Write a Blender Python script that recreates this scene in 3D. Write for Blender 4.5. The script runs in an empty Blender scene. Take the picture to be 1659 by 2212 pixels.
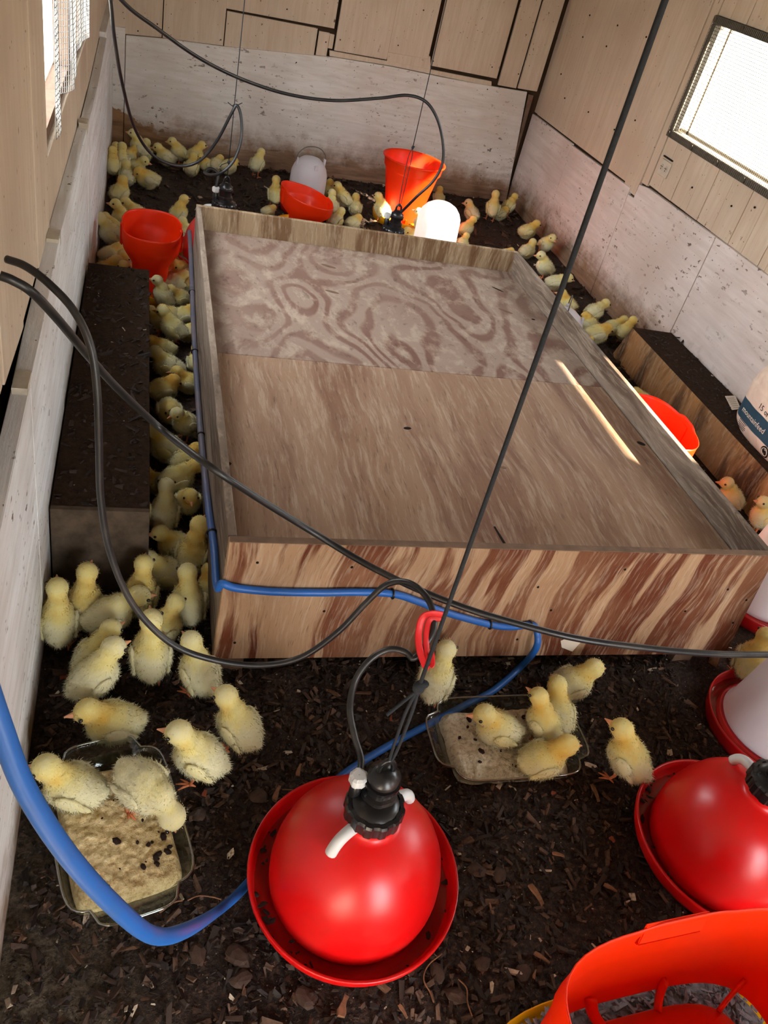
import bpy, bmesh, math, random
import numpy as np
from mathutils import Vector, Matrix, noise as mnoise
R_ = random.Random(7)
SC = bpy.context.scene
COL = SC.collection
PI = math.pi

# ------------------------------------------------------------------ camera
F, CX, CY, H = 1744.0, 829.5, 1106.0, 1.5
dn = np.array([-630, 2224, F]); dn /= np.linalg.norm(dn)
dy_ = np.array([-487, -1506, F]); dy_ -= dy_.dot(dn) * dn; dy_ /= np.linalg.norm(dy_)
dx_ = np.cross(dn, dy_)
RM = np.array([dx_, dy_, -dn])          # world = RM @ (image right, image down, forward)
cam = bpy.data.cameras.new('camera'); camo = bpy.data.objects.new('camera', cam); COL.objects.link(camo)
cam.sensor_fit = 'VERTICAL'; cam.sensor_height = 36.0; cam.lens = F / 2212 * 36.0
cam.clip_start = 0.02; cam.clip_end = 200
xr = RM[:, 0]; yu = -RM[:, 1]; zb = -RM[:, 2]
camo.matrix_world = Matrix(((xr[0], yu[0], zb[0], 0), (xr[1], yu[1], zb[1], 0), (xr[2], yu[2], zb[2], H), (0, 0, 0, 1)))
SC.camera = camo

# ------------------------------------------------------------------ world, sun, window daylight, exposure
SC.view_settings.view_transform = 'Standard'; SC.view_settings.look = 'None'
SC.view_settings.gamma = 1.0; SC.view_settings.use_curve_mapping = False
SC.view_settings.exposure = 0.0
SKY = 20.0
w = bpy.data.worlds.new('sky'); SC.world = w; w.use_nodes = True
nt = w.node_tree; nt.nodes.clear()
bg = nt.nodes.new('ShaderNodeBackground'); wo = nt.nodes.new('ShaderNodeOutputWorld')
tc = nt.nodes.new('ShaderNodeTexCoord'); sp = nt.nodes.new('ShaderNodeSeparateXYZ'); rp = nt.nodes.new('ShaderNodeValToRGB')
nt.links.new(tc.outputs['Generated'], sp.inputs[0]); nt.links.new(sp.outputs[2], rp.inputs[0])
rp.color_ramp.elements[0].position = 0.0; rp.color_ramp.elements[0].color = (0.50, 0.47, 0.40, 1)
rp.color_ramp.elements[1].position = 0.25; rp.color_ramp.elements[1].color = (0.93, 0.96, 1.0, 1)
nt.links.new(rp.outputs[0], bg.inputs[0]); bg.inputs[1].default_value = SKY; nt.links.new(bg.outputs[0], wo.inputs[0])
sl = bpy.data.lights.new('sun', 'SUN'); sl.energy = 115; sl.angle = 0.018; sl.color = (1.0, 0.86, 0.66)
so = bpy.data.objects.new('sun', sl); COL.objects.link(so)
so.rotation_euler = Vector((-0.95, 1.05, -1.0)).to_track_quat('-Z', 'Y').to_euler()

XL, XR, YF, ZC = -0.18, 2.375, -1.9, 2.35      # inner faces of the room
WIN_R = [(2.70, 3.73), (0.56, 1.28), (-1.45, -0.66)]; WRZ = (0.85, 1.36); WRT = [1.36, 1.45, 1.36]
WIN_L = (2.00, 3.40); WLZ = (0.845, 1.75)
DOOR = (0.70, 1.60); DOORZ = 1.95

def portal(loc, direction, sx, sy):
    l = bpy.data.lights.new('daylight_portal', 'AREA'); l.shape = 'RECTANGLE'; l.size = sx; l.size_y = sy
    l.cycles.is_portal = True
    o = bpy.data.objects.new('daylight_portal', l); COL.objects.link(o); o.location = loc
    o.rotation_euler = Vector(direction).to_track_quat('-Z', 'Z').to_euler()
for (a, b), t_ in zip(WIN_R, WRT): portal((XR + 0.10, (a + b) / 2, (WRZ[0] + t_) / 2), (-1, 0, 0), b - a, t_ - WRZ[0])
portal((XL - 0.20, sum(WIN_L) / 2, sum(WLZ) / 2), (1, 0, 0), WIN_L[1] - WIN_L[0], WLZ[1] - WLZ[0])
portal((sum(DOOR) / 2, YF - 0.12, DOORZ / 2), (0, 1, 0), DOOR[1] - DOOR[0], DOORZ)

# ------------------------------------------------------------------ pixel rays onto real planes (frame 1659x2212)
def ray(px, py): return RM @ np.array([px - CX, py - CY, F])
def onz(px, py, z=0.0):
    d = ray(px, py); t = (z - H) / d[2]; return Vector((d[0] * t, d[1] * t, z))
def ony(px, py, y):
    d = ray(px, py); t = y / d[1]; return Vector((d[0] * t, y, H + d[2] * t))
def onx(px, py, x):
    d = ray(px, py); t = x / d[0]; return Vector((x, d[1] * t, H + d[2] * t))
def ond(px, py, r):
    d = ray(px, py); d = d / np.linalg.norm(d) * r; return Vector((d[0], d[1], H + d[2]))
def ybk(x): return 5.07 + 0.09 * x
def onb(px, py, off=0.0):
    d = ray(px, py); t = (5.07 - off) / (d[1] - 0.09 * d[0]); return Vector((d[0] * t, d[1] * t, H + d[2] * t))

# ------------------------------------------------------------------ material helpers
def srgb(r, g, b):
    f = lambda c: (c / 255 / 12.92) if c / 255 <= 0.04045 else ((c / 255 + 0.055) / 1.055) ** 2.4
    return (f(r), f(g), f(b), 1)
class MT:
    def __init__(s, name, rough=0.6, spec=0.5):
        s.m = bpy.data.materials.new(name); s.m.use_nodes = True; s.t = s.m.node_tree
        s.b = s.t.nodes['Principled BSDF']; s.b.inputs['Roughness'].default_value = rough
        s.b.inputs['Specular IOR Level'].default_value = spec
        s.out = s.t.nodes['Material Output']; s._c = None
    def n(s, ty, **k):
        x = s.t.nodes.new('ShaderNode' + ty)
        for a, v in k.items(): setattr(x, a, v)
        return x
    def l(s, a, b): s.t.links.new(a, b)
    def coord(s, scale=(1, 1, 1), rot=(0, 0, 0), rnd=False, kind='Object'):
        c = s.n('TexCoord'); m = s.n('Mapping'); m.inputs['Scale'].default_value = scale; m.inputs['Rotation'].default_value = rot
        s.l(c.outputs[kind], m.inputs[0])
        if rnd:
            o = s.n('ObjectInfo'); mu = s.n('Math', operation='MULTIPLY'); mu.inputs[1].default_value = 37.0
            s.l(o.outputs['Random'], mu.inputs[0]); s.l(mu.outputs[0], m.inputs['Location'])
        return m.outputs[0]
    def noise(s, vec, scale=5, detail=4, rough=0.55, dist=0.0):
        x = s.n('TexNoise'); x.inputs['Scale'].default_value = scale; x.inputs['Detail'].default_value = detail
        x.inputs['Roughness'].default_value = rough; x.inputs['Distortion'].default_value = dist
        s.l(vec, x.inputs['Vector']); return x.outputs['Fac']
    def ramp(s, fac, stops, interp='LINEAR'):
        x = s.n('ValToRGB'); e = x.color_ramp.elements; x.color_ramp.interpolation = interp
        e[0].position = stops[0][0]; e[0].color = stops[0][1]; e[1].position = stops[-1][0]; e[1].color = stops[-1][1]
        for p, c in stops[1:-1]:
            q = e.new(p); q.color = c
        s.l(fac, x.inputs[0]); return x.outputs['Color']
    def g(s, fac, a, b):      # grey mask 0..1 between a and b
        x = s.n('MapRange'); x.inputs[1].default_value = a; x.inputs[2].default_value = b; s.l(fac, x.inputs[0]); return x.outputs[0]
    def mix(s, fac, a, b, mode='MIX'):
        x = s.n('Mix', data_type='RGBA', blend_type=mode)
        for i, v in ((0, fac), (6, a), (7, b)):
            if isinstance(v, (int, float)): x.inputs[i].default_value = v
            elif isinstance(v, tuple): x.inputs[i].default_value = v
            else: s.l(v, x.inputs[i])
        return x.outputs[2]
    def math(s, op, a, b=0.0):
        x = s.n('Math', operation=op)
        for i, v in ((0, a), (1, b)):
            if isinstance(v, (int, float)): x.inputs[i].default_value = v
            else: s.l(v, x.inputs[i])
        return x.outputs[0]
    def sep(s, vec):
        x = s.n('SeparateXYZ'); s.l(vec, x.inputs[0]); return x.outputs
    def col(s, c):
        if isinstance(c, tuple): s.b.inputs['Base Color'].default_value = c
        else: s.l(c, s.b.inputs['Base Color'])
        return s
    def bump(s, h, dist=0.002, strength=1.0):
        x = s.n('Bump'); x.inputs['Distance'].default_value = dist; x.inputs['Strength'].default_value = strength
        s.l(h, x.inputs['Height']); s.l(x.outputs[0], s.b.inputs['Normal']); return s

def xyz_(m, v, i): return m.sep(v)[i]
def m_white(name, axis, base, base2, spk=0.5, dirt_low=False, dirt_top=0.14, peel=False):
    """old whitewash over boards: grain along `axis`, fly specks, dirt splashed up from the litter"""
    m = MT(name, 0.75, 0.25)
    sc = [16, 16, 16]; sc['xyz'.index(axis)] = 1.2
    v = m.coord(tuple(sc), rnd=True)
    v1 = m.coord((1, 1, 1), rnd=True); vw = m.coord((1, 1, 1))
    gr = m.noise(v, 2.5, 6, 0.65, 0.4)
    c = m.ramp(gr, [(0.3, base2), (0.62, base)])
    big = m.noise(vw, 2.2, 3, 0.5)
    c = m.mix(m.g(big, 0.45, 0.75), c, m.mix(0.42, base, srgb(150, 122, 98)))
    sc2 = [55, 55, 55]; sc2['xyz'.index(axis)] = 26
    sp_ = m.noise(m.coord(tuple(sc2)), 1.0, 3, 0.6)
    pm = m.g(m.noise(vw, 3.1, 2, 0.5), 0.38, 0.62)
    th = m.g(sp_, 0.70 - 0.06 * spk, 0.73 - 0.06 * spk)
    c = m.mix(m.math('MULTIPLY', th, m.math('MULTIPLY', pm, 0.85)), c, srgb(84, 62, 46))
    vo = m.n('TexVoronoi'); vo.inputs['Scale'].default_value = 34; m.l(vw, vo.inputs['Vector'])
    dots = m.g(vo.outputs['Distance'], 0.10, 0.06)
    c = m.mix(m.math('MULTIPLY', dots, m.g(m.noise(vw, 7.0, 1), 0.46, 0.55)), c, srgb(70, 50, 38))
    if dirt_low:
        z = m.sep(vw)[2]
        nz = m.noise(vw, 9, 5, 0.7)
        hgt = m.math('SUBTRACT', z, m.math('MULTIPLY', nz, 0.30))
        lo = m.g(hgt, dirt_top - 0.15, dirt_top - 0.29)
        c = m.mix(m.math('MULTIPLY', lo, 0.92), c, m.ramp(gr, [(0.3, srgb(96, 68, 46)), (0.7, srgb(160, 126, 94))]))
    if peel:      # bare patch where the whitewash has flaked off in the left corner
        px_ = m.math('ADD', m.math('MULTIPLY', m.math('ADD', xyz_(m, vw, 0), 0.13), 0.42), xyz_(m, vw, 2))
        pn = m.math('SUBTRACT', m.math('ADD', px_, m.math('MULTIPLY', m.noise(vw, 12, 5, .7), .16)), 0.0)
        c = m.mix(m.g(pn, .275, .265), c, m.ramp(gr, [(0.3, srgb(112, 80, 52)), (0.7, srgb(160, 122, 86))]))
    m.col(c)
    h = m.math('ADD', m.math('MULTIPLY', gr, 0.6), m.math('MULTIPLY', sp_, 0.5))
    m.bump(h, 0.0025, 0.8)
    return m.m

def m_ply(name, stretch, c1, c2, c3, mode='band', freq=6.0, warp=0.05, lo=0.46, hi=0.60, rot=(0, 0, 0), fine_k=1.0):
    """rotary-cut veneer: 'band' = long early/late-wood streaks, 'swirl' = contour lines of a slow noise"""
    m = MT(name, 0.72, 0.22)
    v0 = m.coord((1, 1, 1), rot)
    wn_ = m.n('TexNoise'); wn_.inputs['Scale'].default_value = 2.6; wn_.inputs['Detail'].default_value = 2; m.l(v0, wn_.inputs['Vector'])
    sb = m.n('VectorMath', operation='SUBTRACT'); m.l(wn_.outputs['Color'], sb.inputs[0]); sb.inputs[1].default_value = (.5, .5, .5)
    ml = m.n('VectorMath', operation='SCALE'); m.l(sb.outputs[0], ml.inputs[0]); ml.inputs[3].default_value = warp
    ad = m.n('VectorMath', operation='ADD'); m.l(v0, ad.inputs[0]); m.l(ml.outputs[0], ad.inputs[1])
    def sc(k, st=stretch):
        x = m.n('Mapping'); x.inputs['Scale'].default_value = tuple(a * k for a in st); m.l(ad.outputs[0], x.inputs[0]); return x.outputs[0]
    fine = m.noise(sc(7.0), 1.0, 4, 0.7)
    fn = m.math('MULTIPLY', m.math('SUBTRACT', fine, 0.5), fine_k)
    if mode == 'band':
        n1 = m.noise(sc(1.0), 1.0, 3, 0.55)
        bb = m.g(m.math('ADD', n1, m.math('MULTIPLY', fn, .16)), lo, hi)
    else:
        n1 = m.noise(sc(1.0), 1.0, 1, 0.3)
        sn = m.math('SINE', m.math('MULTIPLY', n1, freq * 6.28))
        amt = m.g(m.noise(v0, 1.4, 2), .35, .62)
        bb = m.math('MULTIPLY', m.g(m.math('ADD', sn, m.math('MULTIPLY', fn, 1.6)), -0.15, 0.75), m.math('ADD', m.math('MULTIPLY', amt, .65), .35))
    c = m.mix(bb, c1, c2)
    st = m.noise(v0, 2.4, 4, .6)
    c = m.mix(m.math('MULTIPLY', m.g(st, 0.45, 0.7), 0.6), c, c3)
    cr = m.noise(sc(16.0), 1.0, 3, 0.6)
    c = m.mix(m.math('MULTIPLY', m.g(cr, 0.58, 0.72), 0.45), c, (c2[0] * 0.3, c2[1] * 0.3, c2[2] * 0.3, 1))
    c = m.mix(m.math('MULTIPLY', m.g(fine, 0.5, 0.35), 0.25), c, srgb(206, 190, 168))
    m.col(c); m.bump(m.math('ADD', fine, m.math('MULTIPLY', cr, -0.6)), 0.002, 0.6)
    return m.m

def m_plain(name, c, rough=0.5, spec=0.5, var=0.0, bump=0.0, metal=0.0, scale=20):
    m = MT(name, rough, spec); m.b.inputs['Metallic'].default_value = metal
    v = m.coord(); nz = m.noise(v, scale, 4)
    cc = m.mix(m.math('MULTIPLY', m.g(nz, 0.35, 0.7), var), c, (c[0] * 0.35, c[1] * 0.35, c[2] * 0.35, 1))
    m.col(cc)
    if bump: m.bump(nz, bump, 0.7)
    return m.m

def m_plastic(name, c, rough=0.35, sub=0.0, trans=0.0, dust=0.15, dustc=srgb(150, 120, 100)):
    m = MT(name, rough, 0.5)
    v = m.coord(); nz = m.noise(v, 14, 5, 0.6)
    m.col(m.mix(m.math('MULTIPLY', m.g(nz, 0.5, 0.75), dust), c, dustc))
    r = m.math('ADD', m.math('MULTIPLY', nz, 0.25), rough - 0.1); m.l(r, m.b.inputs['Roughness'])
    if sub:
        tr = m.n('BsdfTranslucent'); tr.inputs[0].default_value = c
        mx = m.n('MixShader'); mx.inputs[0].default_value = sub
        m.l(m.b.outputs[0], mx.inputs[1]); m.l(tr.outputs[0], mx.inputs[2]); m.l(mx.outputs[0], m.out.inputs[0])
    return m.m

M = {}
M['wall_up'] = m_white('whitewash_upper', 'z', srgb(206, 190, 170), srgb(192, 172, 148), 0.35)
M['wall_back_low'] = m_white('whitewash_back_panel', 'x', srgb(222, 218, 212), srgb(202, 194, 184), 1.25, True, 0.22, True)
M['wall_right_low'] = m_white('whitewash_right_panel', 'y', srgb(222, 212, 206), srgb(202, 190, 182), 1.25, True, 0.20)
M['wall_left_low'] = m_white('whitewash_left_panel', 'y', srgb(232, 234, 236), srgb(204, 200, 196), 1.0, True, 0.13)
M['wall_gap'] = m_plain('dark_gap_wood', srgb(70, 52, 38), 0.9, 0.1, 0.5, 0.002)
M['edge_wood'] = m_plain('bare_board_edge', srgb(120, 96, 78), 0.85, 0.2, 0.5, 0.002, scale=30)
M['ply_far'] = m_ply('plywood_lid_far', (3.0, 1.6, 1), srgb(146, 126, 112), srgb(112, 82, 70), srgb(132, 108, 96), 'swirl', 13.0, .17)
M['ply_near'] = m_ply('plywood_lid_near', (11, 1.1, 1), srgb(148, 120, 98), srgb(118, 86, 68), srgb(138, 106, 80), 'band', 0, .07, .42, .66, fine_k=.7)
M['ply_front'] = m_ply('plywood_front', (18, 3, 1.3), srgb(166, 134, 104), srgb(98, 50, 28), srgb(148, 112, 82), 'band', 0, .12, .46, .52, (0, -.05, 0), fine_k=.7)
M['ply_side'] = m_ply('plywood_side', (3, 1.0, 12), srgb(134, 118, 104), srgb(88, 72, 60), srgb(110, 94, 82), 'band', 0, .08)
M['ply_back'] = m_ply('plywood_back_rim', (13, 3, 1.6), srgb(156, 134, 106), srgb(108, 80, 54), srgb(134, 112, 86), 'band', 0, .08, .42, .56)
M['bench'] = m_ply('stained_plywood', (8, 9, 1.6), srgb(174, 128, 82), srgb(88, 58, 36), srgb(124, 102, 76), 'band', 0, .12)
M['bench_front'] = m_plain('dusty_board', srgb(92, 78, 64), 0.9, 0.15, 0.8, 0.003, scale=25)
M['dirt_top'] = m_plain('litter_dust', srgb(58, 42, 32), 0.95, 0.1, 0.7, 0.004, scale=60)
M['red'] = m_plastic('red_plastic', srgb(206, 10, 12), 0.32, 0.0, dust=0.05)
M['dark_red'] = m_plastic('deep_red_plastic', srgb(176, 8, 14), 0.35, 0.0, dust=0.08)
M['orange'] = m_plastic('orange_red_plastic', srgb(250, 60, 6), 0.38, 0.35, dust=0.03)
M['yellow'] = m_plastic('yellow_plastic', srgb(240, 176, 10), 0.4, 0.1, dust=0.12)
M['black'] = m_plastic('black_plastic', srgb(20, 20, 22), 0.28, dust=0.12)
M['hose'] = m_plastic('black_rubber', srgb(26, 26, 28), 0.36, dust=0.35, dustc=srgb(90, 80, 70))
M['blue'] = m_plastic('blue_vinyl', srgb(30, 90, 166), 0.38, dust=0.3, dustc=srgb(70, 84, 104))
# hose greyed along the corridor: the shade there, plus some dust, mixed into its colour
m = MT('blue_vinyl_dust_shade', 0.42, 0.45); v = m.coord(); q = m.sep(v); nz = m.noise(v, 14, 5, .6)
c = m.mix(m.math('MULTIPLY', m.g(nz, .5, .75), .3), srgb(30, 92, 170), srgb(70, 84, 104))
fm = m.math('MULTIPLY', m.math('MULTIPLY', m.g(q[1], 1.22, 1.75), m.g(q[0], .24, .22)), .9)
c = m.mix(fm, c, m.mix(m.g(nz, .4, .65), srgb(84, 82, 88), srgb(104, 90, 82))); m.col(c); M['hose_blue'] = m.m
M['jug'] = m_plastic('milky_plastic', srgb(226, 222, 226), 0.42, 0.45, dust=0.16, dustc=srgb(180, 168, 160))
M['greyplastic'] = m_plastic('pale_grey_plastic', srgb(206, 206, 204), 0.4, dust=0.1)
M['cord'] = m_plain('dark_cord', srgb(44, 46, 50), 0.85, 0.2, 0.4, 0.001, scale=300)
M['wire'] = m_plain('galvanised_wire', srgb(150, 150, 150), 0.4, 0.6, 0.2, metal=0.8)
M['wire_dark'] = m_plain('weathered_wire', srgb(92, 86, 76), 0.6, 0.3, 0.3)
M['strap'] = m_plastic('red_strap', srgb(222, 30, 34), 0.45, 0.2, dust=0.05)
M['frame'] = m_plain('window_frame_grime', srgb(88, 80, 68), 0.8, 0.3, 0.5, 0.001, scale=40)
M['jamb'] = m_plain('pale_window_jamb', srgb(196, 186, 168), 0.8, 0.3, 0.4, 0.001, scale=30)
M['paint_grey'] = m_plain('outlet_plastic', srgb(196, 186, 168), 0.6, 0.3, 0.15)
M['hole'] = m_plain('dark_slot', srgb(36, 28, 24), 0.9, 0.1)
M['beak'] = m_plain('beak_horn', srgb(226, 160, 120), 0.45, 0.4, 0.1)
M['leg'] = m_plain('chick_leg_skin', srgb(206, 122, 78), 0.6, 0.3, 0.25, 0.0006, scale=200)
M['eye'] = m_plain('chick_eye', srgb(14, 10, 10), 0.12, 0.8)
M['grit'] = m_plain('grey_grit', srgb(128, 126, 130), 0.85, 0.2, 0.8, 0.004, scale=90)
M['husk'] = m_plain('wet_litter_fleck', srgb(38, 20, 14), 0.7, 0.3)
M['eggshell'] = m_plain('pale_flake', srgb(226, 214, 196), 0.6, 0.3, 0.1)
M['roof'] = m_plain('ceiling_board', srgb(120, 106, 90), 0.9, 0.1, 0.3)

def glass(name, tint=(0.93, 0.96, 0.95, 1), rough=0.03, ior=1.5):
    m = MT(name); m.t.nodes.remove(m.b)
    tr = m.n('BsdfTransparent'); tr.inputs[0].default_value = tint
    gl = m.n('BsdfGlossy'); gl.inputs['Roughness'].default_value = rough
    fr = m.n('LayerWeight'); fr.inputs[0].default_value = 0.5
    f2 = m.math('ADD', m.math('MULTIPLY', m.math('POWER', fr.outputs['Facing'], 4.0), 0.75), (ior - 1) ** 2 / (ior + 1) ** 2 * 1.4)
    mx = m.n('MixShader'); m.l(f2, mx.inputs[0]); m.l(tr.outputs[0], mx.inputs[1]); m.l(gl.outputs[0], mx.inputs[2]); m.l(mx.outputs[0], m.out.inputs[0])
    return m.m
M['glass'] = glass('clear_glass', (0.86, 0.90, 0.88, 1), 0.05)
M['pane'] = glass('window_glass', (0.97, 0.98, 0.98, 1), 0.05, 1.3)
M['lip'] = glass('glass_lip', (0.72, 0.76, 0.74, 1), 0.10, 3.0)
M['water'] = glass('drinking_water', (0.75, 0.55, 0.5, 1), 0.02, 1.33)

# litter
m = MT('floor_litter', 0.72, 0.35)
v = m.coord(); a = m.noise(v, 110, 5, 0.65); b = m.noise(v, 28, 3, 0.6); big = m.noise(v, 2.0, 3, 0.5)
c = m.ramp(a, [(0.30, srgb(20, 13, 10)), (0.5, srgb(52, 36, 27)), (0.68, srgb(92, 66, 50)), (0.8, srgb(132, 108, 88))])
c = m.mix(m.math('MULTIPLY', m.g(big, 0.35, 0.7), 0.35), c, srgb(40, 26, 18))
xyz = m.sep(v)
edge = m.math('MULTIPLY', m.g(m.math('SUBTRACT', m.math('ADD', xyz[0], m.math('MULTIPLY', xyz[1], 0.35)), m.math('MULTIPLY', b, 0.15)), 0.22, -0.02), m.g(xyz[1], 1.0, 0.6))
c = m.mix(m.math('MULTIPLY', edge, m.math('MULTIPLY', m.g(a, 0.3, 0.6), 0.7)), c, srgb(132, 120, 98))
wv = m.n('TexVoronoi'); wv.inputs['Scale'].default_value = 75; m.l(v, wv.inputs['Vector'])
fl = m.math('MULTIPLY', m.g(wv.outputs['Distance'], 0.11, 0.07), m.g(m.noise(v, 14, 2), 0.50, 0.56))
c = m.mix(fl, c, srgb(190, 176, 156))
m.col(c); m.bump(m.math('ADD', a, m.math('MULTIPLY', b, 1.2)), 0.012, 1.0); M['litter'] = m.m
m = MT('litter_chip', 0.7, 0.35)
at = m.n('Attribute'); at.attribute_name = 'tint'
c = m.ramp(at.outputs['Fac'], [(0.0, srgb(30, 20, 15)), (0.45, srgb(60, 42, 31)), (0.75, srgb(90, 66, 50)), (0.92, srgb(120, 86, 62)), (1.0, srgb(196, 180, 158))])
c = m.mix(m.math('MULTIPLY', m.g(m.noise(m.coord(), 160, 3), 0.4, 0.7), 0.45), c, srgb(20, 13, 10))
m.col(c); M['chip'] = m.m
M['chip_tan'] = m_plain('split_wood', srgb(134, 96, 70), 0.8, 0.2, 0.7, 0.001, scale=120)
M['chip_red'] = m_plain('red_bark', srgb(132, 66, 44), 0.8, 0.2, 0.5, 0.001, scale=120)
M['stone'] = m_plain('brown_pebble', srgb(74, 56, 46), 0.75, 0.25, 0.7, 0.002, scale=70)
def m_feed(name, c1, c2, c3):
    m = MT(name, 0.9, 0.15)
    v = m.coord(); a = m.noise(v, 95, 5, 0.7); b = m.noise(v, 30, 4, 0.6)
    c = m.ramp(a, [(0.32, c3), (0.48, c2), (0.66, c1)])
    c = m.mix(m.g(m.noise(v, 55, 3, 0.6), 0.70, 0.74), c, srgb(60, 44, 34))
    m.col(c); m.bump(m.math('ADD', a, b), 0.008, 1.0); return m.m
M['feed_tan'] = m_feed('mash_feed', srgb(240, 222, 176), srgb(222, 196, 144), srgb(176, 146, 102))
M['feed_grey'] = m_feed('pale_mash_feed', srgb(240, 230, 206), srgb(218, 206, 180), srgb(168, 152, 128))

# chick down
m = MT('chick_down', 0.85, 0.15)
at = m.n('Attribute'); at.attribute_name = 'coat'; oi = m.n('ObjectInfo')
rnd = m.math('MULTIPLY', m.math('SUBTRACT', oi.outputs['Random'], 0.5), 0.45)
k = m.math('ADD', m.math('ADD', at.outputs['Fac'], rnd), m.math('MULTIPLY', m.math('SUBTRACT', m.noise(m.coord(), 40, 3), 0.5), 0.7))
c = m.ramp(k, [(0.0, srgb(232, 226, 186)), (0.4, srgb(236, 222, 146)), (0.8, srgb(236, 200, 98)), (1.0, srgb(230, 176, 72))])
m.col(c); m.b.inputs['Sheen Weight'].default_value = 0.25; m.b.inputs['Sheen Roughness'].default_value = 0.6
m.bump(m.noise(m.coord(), 160, 3, 0.7), 0.003, 0.5)
tr = m.n('BsdfTranslucent'); m.l(c, tr.inputs[0]); mx = m.n('MixShader'); mx.inputs[0].default_value = 0.18
m.l(m.b.outputs[0], mx.inputs[1]); m.l(tr.outputs[0], mx.inputs[2]); m.l(mx.outputs[0], m.out.inputs[0])
M['down'] = m.m

# ------------------------------------------------------------------ object helpers
def link(name, me, mat=None, parent=None, smooth=False):
    if mat is not None: me.materials.append(mat)
    if smooth: me.polygons.foreach_set('use_smooth', [True] * len(me.polygons))
    o = bpy.data.objects.new(name, me); COL.objects.link(o)
    if parent is not None: o.parent = parent
    return o
def obj(name, bm, mat, parent=None, smooth=False, loc=None, rot=None):
    me = bpy.data.meshes.new(name); bmesh.ops.recalc_face_normals(bm, faces=bm.faces); bm.to_mesh(me); bm.free()
    o = link(name, me, mat, parent, smooth)
    if loc is not None: o.location = loc
    if rot is not None: o.rotation_euler = rot
    return o
def raw(name, vs, fs, mat, parent=None, smooth=False):
    me = bpy.data.meshes.new(name); me.from_pydata([tuple(v) for v in vs], [], fs); me.update()
    return link(name, me, mat, parent, smooth)
def tag(o, label=None, cat=None, group=None, kind=None):
    if label: o['label'] = label
    if cat: o['category'] = cat
    if group: o['group'] = group
    if kind: o['kind'] = kind
    return o
def empty(name, loc, rz=0.0, rx=0.0, ry=0.0):
    o = bpy.data.objects.new(name, None); COL.objects.link(o); o.location = loc; o.rotation_euler = (rx, ry, rz); o.empty_display_size = 0.05; return o
def box(bm, x0, x1, y0, y1, z0, z1):
    vs = [bm.verts.new(p) for p in ((x0, y0, z0), (x1, y0, z0), (x1, y1, z0), (x0, y1, z0), (x0, y0, z1), (x1, y0, z1), (x1, y1, z1), (x0, y1, z1))]
    for f in ((3, 2, 1, 0), (4, 5, 6, 7), (0, 1, 5, 4), (1, 2, 6, 5), (2, 3, 7, 6), (3, 0, 4, 7)): bm.faces.new([vs[i] for i in f])
def prism(bm, pts, ext):
    """polygon `pts` (3-D, front face) given depth by the vector ext"""
    a = [bm.verts.new(p) for p in pts]; b = [bm.verts.new(Vector(p) + Vector(ext)) for p in pts]
    bm.faces.new(a); bm.faces.new(list(reversed(b)))
    n = len(a)
    for i in range(n): bm.faces.new((a[i], a[(i + 1) % n], b[(i + 1) % n], b[i]))
def board(name, pts, ext, mat, parent=None, bev=0.0015):
    bm = bmesh.new(); prism(bm, pts, ext)
    if bev: bmesh.ops.bevel(bm, geom=list(bm.edges), offset=bev, segments=1, affect='EDGES')
    return obj(name, bm, mat, parent)
def lathe(prof, seg=48, sx=1.0, sy=1.0, pw=2.0, closed_bottom=False, cap_top=False, ribs=0, ribd=0.0):
    bm = bmesh.new(); rings = []
    for r, z in prof:
        ring_ = []
        for i in range(seg):
            a = 2 * PI * i / seg; c, s = math.cos(a), math.sin(a)
            if pw != 2.0:
                q = (abs(c) ** pw + abs(s) ** pw) ** (-1.0 / pw); c, s = c * q, s * q
            rr = r
            if ribs and (i * ribs // seg) % 2 == 0: rr = r + ribd
            ring_.append(bm.verts.new((rr * c * sx, rr * s * sy, z)))
        rings.append(ring_)
    for a, b in zip(rings, rings[1:]):
        for i in range(seg): bm.faces.new((a[i], a[(i + 1) % seg], b[(i + 1) % seg], b[i]))
    if closed_bottom: bm.faces.new(list(reversed(rings[0])))
    if cap_top: bm.faces.new(rings[-1])
    return bm
def crom(P, n=10):
    P = [Vector(p) for p in P]; P = [P[0] * 2 - P[1]] + P + [P[-1] * 2 - P[-2]]; out = []
    for i in range(1, len(P) - 2):
        for k in range(n):
            t = k / n; a, b, c, d = P[i - 1], P[i], P[i + 1], P[i + 2]
            out.append(0.5 * ((2 * b) + (c - a) * t + (2 * a - 5 * b + 4 * c - d) * t * t + (3 * b - a - 3 * c + d) * t ** 3))
    out.append(P[-2]); return out
def tube_vf(P, r, seg=8, r2=None, closed=False):
    n = len(P); vs = []; fs = []; up = Vector((0.13, 0.2, 1)).normalized(); prev = None
    for i in range(n):
        t = (P[(i + 1) % n] - P[i - 1]) if closed else (P[min(i + 1, n - 1)] - P[max(i - 1, 0)]); t.normalize()
        if prev is None:
            u = t.cross(up); u.normalize()
        else:
            u = prev - t * prev.dot(t); u.normalize()
        prev = u; v = t.cross(u)
        rr = r[i] if isinstance(r, (list, tuple)) else r
        for k in range(seg):
            a = 2 * PI * k / seg; vs.append(P[i] + u * (math.cos(a) * rr) + v * (math.sin(a) * (r2 or rr)))
    for i in range(n if closed else n - 1):
        for k in range(seg):
            j = (i + 1) % n
            fs.append((i * seg + k, i * seg + (k + 1) % seg, j * seg + (k + 1) % seg, j * seg + k))
    if not closed: fs.append(tuple(reversed(range(seg)))); fs.append(tuple((n - 1) * seg + k for k in range(seg)))
    return vs, fs
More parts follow.
